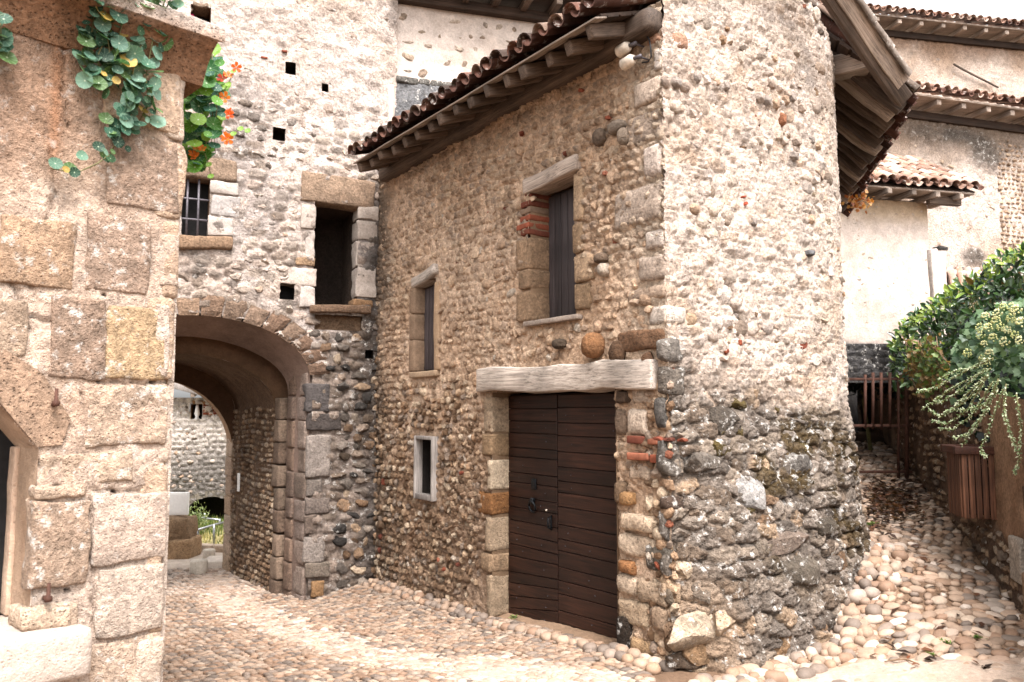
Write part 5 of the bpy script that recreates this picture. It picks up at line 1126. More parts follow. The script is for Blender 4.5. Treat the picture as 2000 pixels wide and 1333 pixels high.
for u, z, w, h in pack(-2.5, 5, -.6, 2.1, lambda z: R.uniform(.08, .12), lambda u, z: R.uniform(.09, .17), .03, 8):
    if nich(np.array(u), np.array(z-.1)) or not inview(FAR.P(u, z), 30) or R.random() < .6 or (WSL[0]-.05 < u < WSL[1]+.05 and z > WSL[2]-.1): continue
    S.add(FAR.P(u, z, .0), FAR.basis(), (w*.42, .05, h*.45), pal(P_PALE if R.random() < .75 else P_GREY), 'rubble' if R.random() < .5 else 'pebble', tilt=R.uniform(-.4, .4))
S.build(rear, 'stone', 'small_stones')
quads('niche_back', [[FAR.P(NH[0]-.7, -1, -.5), FAR.P(NH[0]+.7, -1, -.5), FAR.P(NH[0]+.7, .9, -.5), FAR.P(NH[0]-.7, .9, -.5)]], M_MORTAR, rear, (70, 62, 52))
t = np.linspace(0, math.pi, 14); V = []
for o in (0.02, -.5): V += [FAR.P(NH[0]+NR*math.cos(a), NH[1]+.25+.38*math.sin(a), o) for a in t]
put('niche_vault', mk_mesh('niche_vault', V, [(k, k+1, 15+k, 14+k) for k in range(13)], M_MORTAR, True, np.tile(lin((120, 110, 92)), (28, 1))), rear)
for k in range(13):
    a, b = t[k], t[k+1]; V = [FAR.P(NH[0]+(NR+e)*math.cos(q), NH[1]+.25+(.38+e)*math.sin(q), o) for o in (.05, -.1) for q, e in ((a, 0), (b-.02, 0), (b-.02, .13), (a, .13))]
    put('voussoir', mk_mesh('voussoir', V, [(0, 1, 2, 3)]+[(i, (i+1) % 4, 4+(i+1) % 4, 4+i) for i in range(4)], M_TUFA, False, np.tile(lin((150, 142, 130))*R.uniform(.8, 1.2), (8, 1))), rear)
recess('loop_window', FAR, *WSL, .3, M_PLASTER, rear, (190, 150, 110), 'loop_back', M_DARK); block('loop_lintel', FAR, WSL[0]-.05, WSL[1]+.05, WSL[3], WSL[3]+.08, -.2, .03, M_TUFA, rear, (176, 140, 104)); 
uc = (WSL[0]+WSL[1])/2; tube('baluster', [FAR.P(uc, WSL[2], -.06), FAR.P(uc, WSL[2]+.05, -.06), FAR.P(uc, WSL[2]+.12, -.06), FAR.P(uc, WSL[3], -.06)], [.07, .03, .06, .025], M_PLASTER, rear, 8).data.materials[0] = M_SIGN
for i in range(5): 
    for j in range(4): block('brick', FAR, WSL[0]-.5+i*.1, WSL[0]-.41+i*.1, WSL[2]+.1+j*.06, WSL[2]+.15+j*.06, -.03, .03, M_BRICK, rear, R.choice(P_BRICK), r=.005, amp=.002)
shed = thing('shed_roof', 'tiled shed roof edge seen through the top of the passage arch', 'roof', FAR.P(4, 2.4, .5))
slab('roof', FAR.P(2.1, 2.0, .3), FAR.P(6, 2.95, .3), np.array([-FAR.N[0], -FAR.N[1], .35])/1.06, 1.8, .06, M_BOARD, shed)
for i in range(6): beam('rafter', FAR.P(2.6+i*.5, 2.08+i*.12, .35), FAR.P(2.6+i*.5, 2.2+i*.12, -.4), .08, .1, M_PALEWOOD, shed)
beam('fascia', FAR.P(2.1, 2.05, .34), FAR.P(6, 3.0, .34), .05, .12, M_FRAME, shed)
gcol = []
gx = np.linspace(-11, -2.2, 60); gy = np.linspace(14.05, 17.6, 26); X, Y = np.meshgrid(gx, gy, indexing='ij'); Zt = gz(np.clip(X, -9, 8), np.clip(Y, 2, 18))+.03+.10*sstep(14.2, 16.5, Y)+.02*fbm(np.stack([X, Y, 0*X], -1)*2, 3, 2)
ii = np.arange(X.size).reshape(X.shape); Fq = np.stack([ii[:-1, :-1], ii[1:, :-1], ii[1:, 1:], ii[:-1, 1:]], -1).reshape(-1, 4)
gcc = mixc(np.tile(lin((196, 186, 140)), (X.size, 1)).reshape(X.shape+(3,)), lin((112, 126, 62)), sstep(15.0, 16.6, Y+.5*fbm(np.stack([X, Y, 0*X], -1), 5, 2)))
put('grass_bank', mk_mesh('grass_bank', np.stack([X, Y, Zt], -1).reshape(-1, 3), Fq, M_GROUT, True, gcc.reshape(-1, 3)), kind='structure')
V, Fq, Cq = [], [], []
for k in range(6500):
    x, y = R.uniform(-10, -3), 14.1+3.3*R.random()**.7; z = float(np.interp(y, [14, 17.6], [-.5, -.38])); h = R.uniform(.04, .13)*(1 if y > 15 else .5); a = R.uniform(0, 3.14); w = .014
    b = len(V); V += [(x-w*math.cos(a), y-w*math.sin(a), z-.03), (x+w*math.cos(a), y+w*math.sin(a), z-.03), (x+R.uniform(-.05, .05), y+R.uniform(-.05, .05), z+h)]; Fq.append((b, b+1, b+2))
    c = lin((210, 198, 140) if R.random() < (.75 if y < 15.3 else .2) else (116, 136, 60))*R.uniform(.7, 1.2); Cq += [c]*3
put('grass', mk_mesh('grass', V, np.array(Fq), M_GRASS, False, np.array(Cq)), kind='stuff')['label'] = 'dry and green grass below the rampart'
kerb = thing('grass_kerb', 'low pale kerb stones edging the grass beyond the passage', 'kerb', (-5, 14, -.5))
for i in range(14): block('kerb_stone', Wall((-2.4-i*.55, 14.0), (-1, 0), (0, -1)), 0, .53, -.55, -.42, -.12, .05, M_PLASTER, kerb, (222, 204, 186), r=.015, amp=.006)
# pedestal with white board, blocks, bollards, handrail
pp = at_d(340, 1040, 13.3); PWl = Wall(pp[:2], (1, 0), (0, -1)); q = lambda px, py: at_d(px, py, 13.3)
ped = thing('stone_pedestal', 'squat rough stone pedestal under the white board beyond the arch', 'pedestal', (pp[0], pp[1], -.5))
block('plinth', PWl, -.55, q(369, 1000)[0]-pp[0], -.55, q(340, 1012)[2], -.5, 0, M_TUFA, ped, (176, 150, 122), r=.06, amp=.03, step=.1); block('base_course', PWl, -.6, q(369, 1000)[0]-pp[0]+.05, -.56, q(340, 1055)[2], -.5, .05, M_TUFA, ped, (200, 170, 136), r=.03, amp=.02)
sb = thing('white_board', 'blank white board standing on the stone pedestal beyond the arch', 'board', (pp[0], pp[1]+.2, q(340, 1010)[2]))
block('panel', PWl, -.55, q(356, 1000)[0]-pp[0], q(340, 1010)[2], q(340, 965)[2], -.28, -.22, M_SIGN, sb, r=.005, amp=0); block('panel_foot', PWl, -.4, -.3, q(340, 1012)[2]-.02, q(340, 1008)[2], -.35, -.15, M_STEEL, sb, r=.003, amp=0)
sw = Wall(at_z(432, 1110, -.5)[:2], (1, .1), (.1, -1))
tag(block('stone_slab', sw, -.32, .27, -.56, -.40, -.5, .0, M_PLASTER, None, (236, 224, 212), r=.02, amp=.008, step=.1), 'flat white stone slab on the ground beside the passage exit', 'stone slab')
for (px, py, r, h, lb) in ((380, 1118, .13, .18, 'short round stone stub nearest the passage wall'), (400, 1090, .10, .14, 'short round stone stub behind the white slab')):
    p = at_z(px+8, py, -.5); tag(tube('stone_bollard', [(p[0], p[1], -.62), (p[0], p[1], -.5+h*.5), (p[0], p[1], -.5+h*.9), (p[0], p[1], -.5+h)], [r, r, r*.98, r*.85], M_PLASTER, None, 12), lb, 'bollard', 'stone stubs beyond the gate').data.color_attributes.new('Col', 'FLOAT_COLOR', 'POINT').data.foreach_set('color', [.55, .48, .40, 1]*48)
rail = thing('handrail', 'thin grey metal handrail on the grass beyond the passage', 'handrail', at_d(420, 1060, 14.6))
rl = lambda px, py, d: at_d(px, py, d)
tube('top_rail', [rl(372, 1040, 14.3), rl(420, 1025, 14.8), rl(437, 1021, 15)], .022, M_STEEL, rail); tube('back_rail', [rl(392, 1012, 16), rl(430, 1016, 15.8)], .02, M_STEEL, rail)
for a, b, d in (((418, 1024), (418, 1066), 14.6), ((387, 1034), (387, 1052), 14.5), ((400, 1003), (400, 1022), 16), ((429, 1014), (429, 1026), 15.8)): tube('rail_post', [rl(*a, d), rl(*b, d)], .02, M_STEEL, rail)

# leaf scatter
def blade(L=1., W=.42, fold=.12, bend=.15):
    V = [(0, 0, 0)]; F = []
    for x, w in ((.28, .8), (.6, 1.), (.85, .55)): z = -bend*x*x; V += [(x*L, w*W/2, z+fold*w), (x*L, 0, z), (x*L, -w*W/2, z+fold*w)]
    V.append((L, 0, -bend)); F = [(0, 2, 1), (0, 3, 2), (1, 2, 5, 4), (2, 3, 6, 5), (4, 5, 8, 7), (5, 6, 9, 8), (7, 8, 10), (8, 9, 10)]
    return np.array(V), F
def ivyleaf():
    V = [(0, 0, 0)]; a = [(-.1, .0), (.0, .5), (.35, .42), (.5, .55), (.7, .22), (1.05, 0), (.7, -.22), (.5, -.55), (.35, -.42), (.0, -.5)]
    V += [(x, y, .08*abs(y)-.1*x*x) for x, y in a]; return np.array(V), [(0, 1+k, 1+(k+1) % 10) for k in range(10)]
LV = {'blade': blade(), 'ivy': ivyleaf(), 'tiny': (np.array([(0, 0, 0), (.5, .3, .06), (1, 0, 0), (.5, -.3, .06)]), [(0, 1, 2, 3)]), 'long': blade(1, .26, .08, .25)}
def foliage(parent, items, shape, mo, ma, name='leaf', rest='foliage', limit=290):
    V0, F0 = LV[shape]; P = np.array([q[0] for q in items]); order = np.argsort([((q[0]-C0)**2).sum()/q[2]**2 for q in items]); me = mk_mesh(name, V0, F0, mo)
    Vs, Fs, Cs, n = [], [], [], 0
    for r, i in enumerate(order):
        p, (x, nr), s, c = items[i]; x = np.array(x, float); x /= np.linalg.norm(x); nr = np.array(nr, float); nr = nr-x*(nr@x); nr /= np.linalg.norm(nr)+1e-9; A = np.stack([x, np.cross(nr, x), nr], 1)*s
        if r < limit: put(name, me, parent, mat4(A, p), color=c)
        else: Vs.append(V0@A.T+p); Fs += [tuple(k+n for k in f) for f in F0]; Cs.append(np.tile(c, (len(V0), 1))); n += len(V0)
    if Vs: put(rest, mk_mesh(rest, np.concatenate(Vs), Fs, ma, True, np.concatenate(Cs)), parent, kind='stuff')
def rdir(z=0.): v = np.array([R.gauss(0, 1), R.gauss(0, 1), R.gauss(z, 1)]); return v/np.linalg.norm(v)
bush = thing('wild_bush', 'pale green bush growing by the rampart niche', 'bush', at_d(388, 1040, 15.5))
it = []
for k in range(420):
    c = at_d(385+R.gauss(0, 11), 1018+R.gauss(0, 14), 15.5+R.uniform(-.3, .3)); it.append((c, (rdir(.4), rdir(.6)), R.uniform(.05, .1), lin(R.choice([(150, 166, 110), (176, 186, 140), (104, 124, 66)]))))
foliage(bush, it, 'long', M_LEAF_O, M_LEAF_A, limit=60); tube('stem', [at_d(386, 1052, 15.5), at_d(384, 1015, 15.5)], .02, M_STEM, bush)

# ------------------------------------------------------------------ retaining wall, gate and bin on the alley
ret = thing('retaining_wall', 'low brown rubble retaining wall with flaking plaster along the steep alley', 'wall', RW.P(1.5, .2, -.2))
rtop = lambda u: 1.98+.085*np.clip(u, -1, 6)
def smoothz(u, z, P): return sstep(-.1, .2, fbm(P*1.0, 121, 3)+.9*sstep(1.6, .6, u)*sstep(.7, 1.1, z)-.45)
def offR(u, z, P): s = smoothz(u, z, P); return (1-s)*(.035*fbm(P*3.2, 123, 3)+.018*fbm(P*13, 125, 2))+s*(.012+.006*fbm(P*6, 129, 2))+.10*np.clip(1.0-z, 0, 1)*.6
def colR(u, z, P):
    s = smoothz(u, z, P); c = mixc(lin((156, 132, 112)), lin((120, 100, 84)), sstep(-.3, .4, fbm(P*1.8, 127, 4))); c = mixc(c, mixc(lin((200, 168, 140)), lin((168, 134, 106)), sstep(-.2, .5, fbm(P*2.3, 131, 3))), s*.9)
    return mixc(c, lin((90, 66, 48)), sstep(.2, .5, fbm(P*np.array([6, 6, .8]), 133, 3))*.5*sstep(1.2, 1.9, z))
wall_sheet('wall', RW, np.concatenate([np.arange(-4.4, -1.4, .1), lines(-1.4, 9, .035)]), lines(-.3, 2.7, .035), ret, M_MORTAR, offR, colR, ztop=rtop)
quads('wall_top', [[RW.P(-4.4, float(rtop(-1.)), 0), RW.P(-1, float(rtop(-1.)), 0), RW.P(-1, float(rtop(-1.)), -3), RW.P(-4.4, float(rtop(-1.)), -3)], [RW.P(-4.4, -1, .0), RW.P(-4.4, float(rtop(-1.)), .0), RW.P(-4.4, float(rtop(-1.)), -3), RW.P(-4.4, -1, -3)], [RW.P(-1., float(rtop(-1.)), 0), RW.P(9, float(rtop(9)), 0), RW.P(9, float(rtop(9)), -3), RW.P(-1., float(rtop(-1.)), -3)]], M_GROUT, ret, (90, 76, 60))
S = Stones()
for u, z, w, h in pack(-.6, 5.5, -.1, 2.3, lambda z: R.uniform(.07, .11), lambda u, z: R.uniform(.07, .17), .03, 9):
    P = RW.P(u, z)
    if z > rtop(u)-.03 or z < gz(P[0], P[1])-.05 or float(smoothz(np.array(u), np.array(z), P)) > .45 or R.random() < .2: continue
    S.add(RW.P(u, z, -.012+.06*max(0, 1-z)+R.uniform(-.012, .012)), RW.basis(), (w*.48, .045, h*.5), pal(P_TAN)*R.uniform(.6, .9), 'rubble', R.random() < .3, R.uniform(-.3, .3))
S.build(ret, 'stone', 'small_stones')
for (a, b, c, d, col) in ((.12, .42, .50, .86, (200, 190, 178)), (-.4, .10, .30, .62, (176, 150, 124)), (-.5, .05, .65, .95, (140, 116, 96)), (-.5, .10, 1.0, 1.3, (128, 106, 88)), (-.5, .02, 1.35, 1.6, (150, 120, 96)), (-.3, .16, .02, .28, (190, 162, 132))): block('face_block', RW, a, b, c, d, -.1, .035+.06*max(0, 1-c), M_TUFA, ret, col, r=.015, amp=.008)
bin_ = thing('litter_bin', 'slatted brown wooden litter bin fixed to the alley wall', 'litter bin', RW.P(.98, .9, .1))
b0, b1, zb0, zb1, pr_ = .88, 1.36, .93, 1.50, .28
for k in range(5):                                   # slats on the end that faces down the alley
    o = .035+k*.054; V, F = boxpts(.009, .0225, (zb1-zb0)/2, .003, .2); put('slat', mk_mesh('slat', V, F, M_BINWOOD), bin_, mat4(RW.basis(), RW.P(b0, (zb0+zb1)/2+R.uniform(-.006, .006), o)))
    put('slat', mk_mesh('slat', V, F, M_BINWOOD), bin_, mat4(RW.basis(), RW.P(b1, (zb0+zb1)/2, o)))
for k in range(6):
    V, F = boxpts(.034, .009, (zb1-zb0)/2, .003, .2); put('slat', mk_mesh('slat', V, F, M_BINWOOD), bin_, mat4(RW.basis(), RW.P(b0+.05+k*.077, (zb0+zb1)/2+R.uniform(-.006, .006), pr_)))
for za in (zb0+.06, zb1-.07):
    for (u, o, a, b) in (((b0+b1)/2, pr_-.02, .2, .008), (b0+.02, .15, .008, .12), (b1-.02, .15, .008, .12)): V, F = boxpts(a, b, .015, .003, .3); put('band', mk_mesh('band', V, F, M_IRON), bin_, mat4(RW.basis(), RW.P(u, za, o)))
def lidb(u0, u1, o0, o1): V, F = boxpts((u1-u0)/2, (o1-o0)/2, .034, .004, .2); put('rim', mk_mesh('rim', V, F, M_BINLID), bin_, mat4(RW.basis(), RW.P((u0+u1)/2, zb1+.034, (o0+o1)/2)))
lidb(b0-.035, b0+.035, -.0, pr_+.05); lidb(b1-.035, b1+.035, 0, pr_+.05); lidb(b0+.035, b1-.035, pr_-.02, pr_+.05); lidb(b0+.035, b1-.035, -.0, .05)
block('shade_infill', RW, b0+.03, b1-.03, zb0+.04, zb1-.12, .03, pr_-.03, M_DARK, bin_, r=.005, amp=0)  # dark box added inside to stand for shade in the slat gaps
quads('shade_infill', [[RW.P(b0+.03, zb0+.03, .03), RW.P(b1-.03, zb0+.03, .03), RW.P(b1-.03, zb0+.03, pr_-.02), RW.P(b0+.03, zb0+.03, pr_-.02)]], M_DARK, bin_)
gt = thing('iron_gate', 'rusty iron bar gate closing the alley beside the curved wall', 'gate', (4.7, 10.4, 1.0))
gp = lambda px, py: at_d(px, py, 10.4)
for px, y0, y1 in ((1705, 728, 838), (1721, 728, 838), (1738, 728, 838), (1690, 732, 838), (1755, 734, 938), (1771, 726, 940)): tube('gate_bar', [gp(px, y0), gp(px, y1)], .020 if px != 1771 else .028, M_RUST, gt, 8)
for py in (741, 832, 922): a, b = gp(1640, py), gp(1782, py); beam('gate_rail', a, b, .03, .035, M_RUST, gt, amp=.001, r=.003)

# recess added for shade behind the gate, and the plastered annex above it
AX = Wall((3.2, 12.9), (.972, .236), (.236, -.972))
ann = thing('plastered_annex', 'white plastered annex with dark damp base and small tiled roof', 'house', AX.P(2, 0, -1))
ax1 = AX.uz(1815, 500)[0]; axe = AX.uz(1740, 392)[1]; axb = AX.uz(1700, 672)[1]
PO = (AX.uz(1690, 800)[0]-.15, AX.uz(1800, 800)[0]+.3, .6, AX.uz(1730, 745)[1])
wall_sheet('wall', AX, lines(0, ax1, .04, PO[:2]), lines(.5, axe, .04, PO[2:]), ann, M_PLASTER, lambda u, z, P: .012*fbm(P*4, 3, 3), lambda u, z, P: mixc(mixc(mixc(lin((234, 220, 210)), lin((216, 198, 184)), sstep(-.2, .5, fbm(P*1.2, 9, 5))), lin((214, 190, 156)), sstep(axe-.55, axe-.1, z+.12*fbm(P*3, 5, 3))*.8), lin((96, 94, 94)), sstep(axb+.12, axb-.08, z+.25*fbm(P*2.2, 6, 4))*.95), lambda u, z: (u > PO[0]) & (u < PO[1]) & (z > PO[2]) & (z < PO[3]))
quads('side_wall', [[AX.P(ax1, .5, 0), AX.P(ax1, .5, -2.4), AX.P(ax1, axe+.8, -2.4), AX.P(ax1, axe, 0)]], M_PLASTER, ann, (226, 212, 200))
recess('shade_recess', AX, PO[0], PO[1], PO[2], PO[3], 2.2, M_DARK, ann, (70, 64, 58), 'shade_recess_back', M_DARK)  # added black recess, its colour stands in for the shade behind the gate
S = Stones()
for k in range(330):
    u, z = R.uniform(.8, ax1-.05), R.uniform(axb-.6, axe-.1)
    if PO[0] < u < PO[1] and z < PO[3]+.05: continue
    S.add(AX.P(u, z, -.022+.02*(z < axb)), AX.basis(), (R.uniform(.03, .06), .026, R.uniform(.02, .035)), pal([(232, 218, 206), (222, 206, 190), (226, 206, 186)], .06) if z > axb else pal(P_DGREY), 'pebble', tilt=R.uniform(-.5, .5))
S.build(ann, 'stone', 'small_stones', limit=120)
ar_ = block('roof', AX, .6, ax1+.62, axe+.08, axe+.11, -.1, .42, M_PALEWOOD, ann, r=.006, amp=.002)
sd = np.array([-AX.N[0], -AX.N[1], .64]); sd /= np.linalg.norm(sd)
slab('roof_deck', AX.P(.6, axe+.11, .42), AX.P(ax1+.62, axe+.11, .42), sd, 1.9, .02, M_BOARD, ann)
tile_roof(ar_, AX.P(.62, axe+.15, .44), (*AX.U, 0), sd, ax1, 1.9, 4, pitch=.21, course=.32, pal_=P_TILEP, red=.25)
for i in range(10):
    u = .75+i*.48
    if u < ax1+.5: beam('rafter', AX.P(u, axe+.03, .46), AX.P(u, axe+.03, -.3), .09, .09, M_PALEWOOD, ar_)
beam('roof_beam', AX.P(ax1-.2, axe-.03, .25), AX.P(ax1+.45, axe-.03, .25), .1, .13, M_RAFTER, ar_)
# tall houses above
def tall(label, name_px, d0, ang, y_e0, zlo, S_pal, ext, eave_n, colf, tp=.24, grey=()):
    e = at_d(*name_px, d0); W_ = Wall(e[:2]-np.array([math.cos(ang), math.sin(ang)])*3.5, (math.cos(ang), math.sin(ang)), (math.sin(ang), -math.cos(ang)))
    h = thing('tall_house', label, 'house', W_.P(5, 0, -1), 'tall houses behind the alley'); zt = e[2]
    gm = lambda u, z, P: np.clip(sum([np.exp(-(((u-W_.uz(a, b)[0])/ru)**2+((z-W_.uz(a, b)[1])/rz)**2)**1.5) for a, b, ru, rz in grey], 0*u)*(1+.9*fbm(P*2.2, 8, 3)), 0, 1)
    rm = lambda u, z, P: np.clip(sstep(-.1, .3, fbm(P*.8, 77, 3))*.6+gm(u, z, P)+sstep(zt-1.3, zt-.4, z+.5*fbm(P*.9, 21, 2))*.6, 0, 1)
    wall_sheet('wall', W_, lines(0, ext, .05), lines(zlo, zt-.1, .05), h, M_MORTAR, lambda u, z, P: .03*fbm(P*1.5, 3, 3)+.015*fbm(P*6, 5, 2)+.055*rm(u, z, P)*sstep(0, .4, worley(u, z, .21, .14, 5)[0]), lambda u, z, P: al(mixc(colf(u, z, P, zt), lin((130, 122, 115)), gm(u, z, P)*.85), gm(u, z, P)*.8))
    rf = block('roof', W_, -.2, ext, zt+.02, zt+.06, -.2, .5, M_PALEWOOD, h, r=.005, amp=.002); s = np.array([-W_.N[0], -W_.N[1], .4]); s /= np.linalg.norm(s)
    tile_roof(rf, W_.P(-.1, zt+.10, .53), (*W_.U, 0), s, ext, .8, 2, pitch=tp, course=.34, pal_=P_TILEP, red=.3)
    for i in range(int(ext/.62)): beam('rafter', W_.P(.2+i*.62, zt-.04, .46), W_.P(.2+i*.62, zt-.04, -.1), .11, .11, M_PALEWOOD, rf)
    beam('wall_plate', W_.P(0, zt-.18, .05), W_.P(ext, zt-.18, .05), .1, .16, M_BOARD, h)
    return h, W_, zt
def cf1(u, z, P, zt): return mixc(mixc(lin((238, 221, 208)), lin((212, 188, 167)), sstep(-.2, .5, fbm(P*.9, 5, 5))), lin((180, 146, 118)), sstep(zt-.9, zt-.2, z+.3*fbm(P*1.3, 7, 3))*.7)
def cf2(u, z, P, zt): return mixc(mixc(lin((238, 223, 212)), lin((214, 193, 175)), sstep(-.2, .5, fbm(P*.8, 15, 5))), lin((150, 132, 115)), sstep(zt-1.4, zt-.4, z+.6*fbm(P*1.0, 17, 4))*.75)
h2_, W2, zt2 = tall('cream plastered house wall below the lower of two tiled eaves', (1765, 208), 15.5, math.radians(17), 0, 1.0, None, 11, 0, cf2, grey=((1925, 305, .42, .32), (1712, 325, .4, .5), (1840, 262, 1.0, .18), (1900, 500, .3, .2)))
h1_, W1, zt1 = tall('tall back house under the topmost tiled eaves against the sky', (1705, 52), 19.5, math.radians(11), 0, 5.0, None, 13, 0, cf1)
for (h, W_, z0, z1, n, dk) in ((h2_, W2, zt2-3.6, zt2-.2, 800, .5), (h1_, W1, zt1-2.4, zt1-.2, 500, .2)):
    S = Stones()
    for k in range(n):
        u, z = R.uniform(2, 10.5), R.uniform(z0, z1); P = W_.P(u, z); v = float(fbm(P*.8, 77, 3))
        if R.random() < .75 or v < .0 and R.random() < .8 or not inview(P, 20): continue
        S.add(W_.P(u, z, -.006), W_.basis(), (R.uniform(.05, .1), .028, R.uniform(.035, .06)), pal([(228, 208, 190), (214, 192, 170), (222, 204, 190)], .1) if R.random() > .4*dk*max(0, v) else pal(P_GREY), 'rubble', tilt=R.uniform(-.4, .4))
    W_r = [a for a in (1955, 2000)]
    if h is h2_:
        for u, z, w, hh in pack(W2.uz(1955, 400)[0], W2.uz(2040, 400)[0], zt2-4, zt2-.5, lambda z: .10, lambda u, z: R.uniform(.1, .16), .02): S.add(W2.P(u, z, .0), W2.basis(), (w*.5, .05, .05), pal(P_TAN)*.5+lin((222, 196, 172))*.5, 'rubble', tilt=R.uniform(-.3, .3))
        for k in range(0): u, z = W2.uz(1925+R.gauss(0, 16), 305+R.gauss(0, 18)); S.add(W2.P(u, z, .02), W2.basis(), (.09, .05, .06), pal(P_DGREY), 'rubble', True, R.uniform(-.4, .4))
        for k in range(0): u, z = W2.uz(1712+R.gauss(0, 18), 325+R.gauss(0, 22)); S.add(W2.P(u, z, .02), W2.basis(), (.09, .05, .06), pal(P_DGREY), 'rubble', True, R.uniform(-.4, .4))
    S.build(h, 'stone', 'small_stones', limit=200)
beam('leaning_pole', W1.P(*W1.uz(1862, 126, .1), .1), W1.P(*W1.uz(1950, 172, .1), .1), .04, .04, M_RAFTER, h1_)
# garden pillar and low tiled wall behind the hedge
gp_ = lambda px, py: at_d(px, py, 11.9)
GW = Wall(gp_(1852, 560)[:2], (.96, .28), (.28, -.96))
pil = thing('garden_pillar', 'pale weathered pillar stump between the annex and the hedge', 'pillar', GW.P(-.15, 0, 1)); hp = GW.uz(1830, 485)[1]
block('shaft', GW, GW.uz(1822, 540)[0], GW.uz(1851, 540)[0], 1.5, hp, -.1, 0, M_PLASTER, pil, (232, 220, 211), r=.02, amp=.012, step=.1); block('cap', GW, GW.uz(1834, 540)[0], GW.uz(1853, 540)[0], hp-.03, hp+.03, -.11, .03, M_CRUST_A, pil, (90, 88, 86), r=.015, amp=.01)
gw = thing('garden_wall', 'low garden wall with red tile coping behind the hedge', 'wall', GW.P(.4, 0, 1)); hz = GW.uz(1880, 520)[1]
block('wall', GW, .02, 1.6, 1.5, hz, -.3, -.1, M_CRUST_A, gw, (150, 144, 138), r=.02, amp=.012, step=.1); block('coping', GW, .02, 1.6, hz-.14, hz-.06, -.08, -.02, M_PLASTER, gw, (232, 220, 210), r=.01, amp=.004)
for j in range(5):
    for i in range(5):
        V, F = T_UP; put('tile', bpy.data.meshes.get('coping_tile') or mk_mesh('coping_tile', V, F, M_TILE_O), gw, mat4(np.stack([np.append(GW.U, 0), [-GW.N[0]*.3, -GW.N[1]*.3, .95], [GW.N[0]*.95, GW.N[1]*.95, .3]], 1)*.8, GW.P(.08+i*.17, hz-.34-j*.11, .04+.02*j)), color=lin(R.choice(P_TILEP))*R.uniform(.8, 1.1))

# hedge, ivy, trailing sprays and dry vine on the wall
hedge = thing('laurel_hedge', 'dense glossy laurel hedge on top of the alley wall', 'hedge', RW.P(3, 2, -1))
top = lambda px: float(np.interp(px, [1738, 1760, 1800, 1850, 1900, 1950, 2000, 2060], [690, 640, 605, 580, 545, 510, 492, 480]))
bot = lambda px: float(np.interp(px, [1738, 1770, 1850, 1900, 2060], [760, 770, 740, 730, 730]))
dep = lambda px: float(np.interp(px, [1738, 1850, 1950, 2060], [10.6, 9.2, 8.0, 7.2]))
it = []
for k in range(3400):
    px = R.uniform(1742, 2060); t_, b_ = top(px), bot(px); py = t_+(b_-t_)*R.random()**1.15+R.gauss(0, 5); lay = R.random(); d = dep(px)+.9*lay*lay*sstep(0, 60, py-t_+20)
    p = at_d(px, py, float(d)); s = R.uniform(.07, .135); out = np.array([-.45, -.7, .55]); x = out*.5+rdir(.3); 
    young = (py-t_) < 30 and R.random() < .5
    c = lin(R.choice([(160, 190, 84), (186, 208, 104)]) if young else R.choice([(50, 84, 50), (64, 102, 58), (80, 120, 66), (42, 70, 46), (100, 134, 80), (120, 150, 100)]))*R.uniform(.7, 1.2)
    s *= R.uniform(.6, 1.15); c = lin((150, 120, 70)) if R.random() < .012 else c; it.append((p, (x, out+.5*rdir()), s, c))
foliage(hedge, it, 'blade', M_GLOSS_O, M_GLOSS_A)
for k in range(26):
    px = R.uniform(1770, 2050); d = dep(px)+.35; tube('branch', [at_d(px+R.uniform(-20, 20), bot(px)-10, d+.2), at_d(px, (top(px)+bot(px))/2, d+.1), at_d(px+R.uniform(-25, 25), top(px)+25, d)], [.018, .013, .006], M_STEM, hedge, 5)
ivy = thing('flowering_ivy', 'ivy with pale yellow flower heads hanging over the wall', 'ivy', RW.P(.5, 2, .1)); it = []
for k in range(1500):
    px = R.uniform(1862, 2070); t_ = float(np.interp(px, [1862, 1900, 1960, 2070], [690, 610, 590, 570])); b_ = float(np.interp(px, [1862, 1900, 1940, 2070], [740, 770, 800, 810])); py = R.uniform(t_, b_) if R.random() < .9 else R.uniform(b_, b_+70)
    d = float(np.interp(px, [1862, 2070], [7.9, 6.1]))+R.uniform(0, .35); out = np.array([-.5, -.75, .4]); low = sstep(700, 790, py)
    c = lin(R.choice([(100, 134, 100), (128, 158, 122), (78, 112, 80), (154, 180, 146)] if R.random() > low else [(24, 46, 32), (34, 58, 40)]))*R.uniform(.75, 1.2)
    it.append((at_d(px, py, d), (np.array([0, -.2, -.7])+.6*rdir(), out+.55*rdir()), R.uniform(.04, .085), c))
foliage(ivy, it, 'ivy', M_LEAF_O, M_LEAF_A)
V1, F1 = ICO[1]; fm = []
for v in range(3):
    Vs, Fs, n = [], [], 0
    for k in range(22): q = rdir(.3)*.8; Vs.append(V1*.19+q); Fs.append(F1+n); n += len(V1)
    fm.append(mk_mesh('flower_head', np.concatenate(Vs), np.concatenate(Fs), M_LEAF_O))
for px, py in [(1915, 655), (1948, 612), (1960, 600), (1985, 605), (1930, 640), (1975, 622), (1995, 630), (1922, 672), (1940, 660), (1968, 645), (1983, 655), (1914, 640), (1933, 690), (1946, 628), (1955, 640), (1992, 665), (1925, 618), (1918, 700), (1890, 690), (1976, 600), (1962, 668), (1928, 710)]:
    d = float(np.interp(px, [1862, 2070], [7.85, 6.05]))-.16; put('flower_head', R.choice(fm), ivy, mat4(np.eye(3)*R.uniform(.034, .05), at_d(px, py, d)), color=lin(R.choice([(232, 232, 184), (216, 220, 164), (240, 238, 200)])))
spray = thing('trailing_shrub', 'small leaved shrub with long pale sprays arching over the alley wall', 'shrub', RW.P(1.3, 2, .1)); it = []
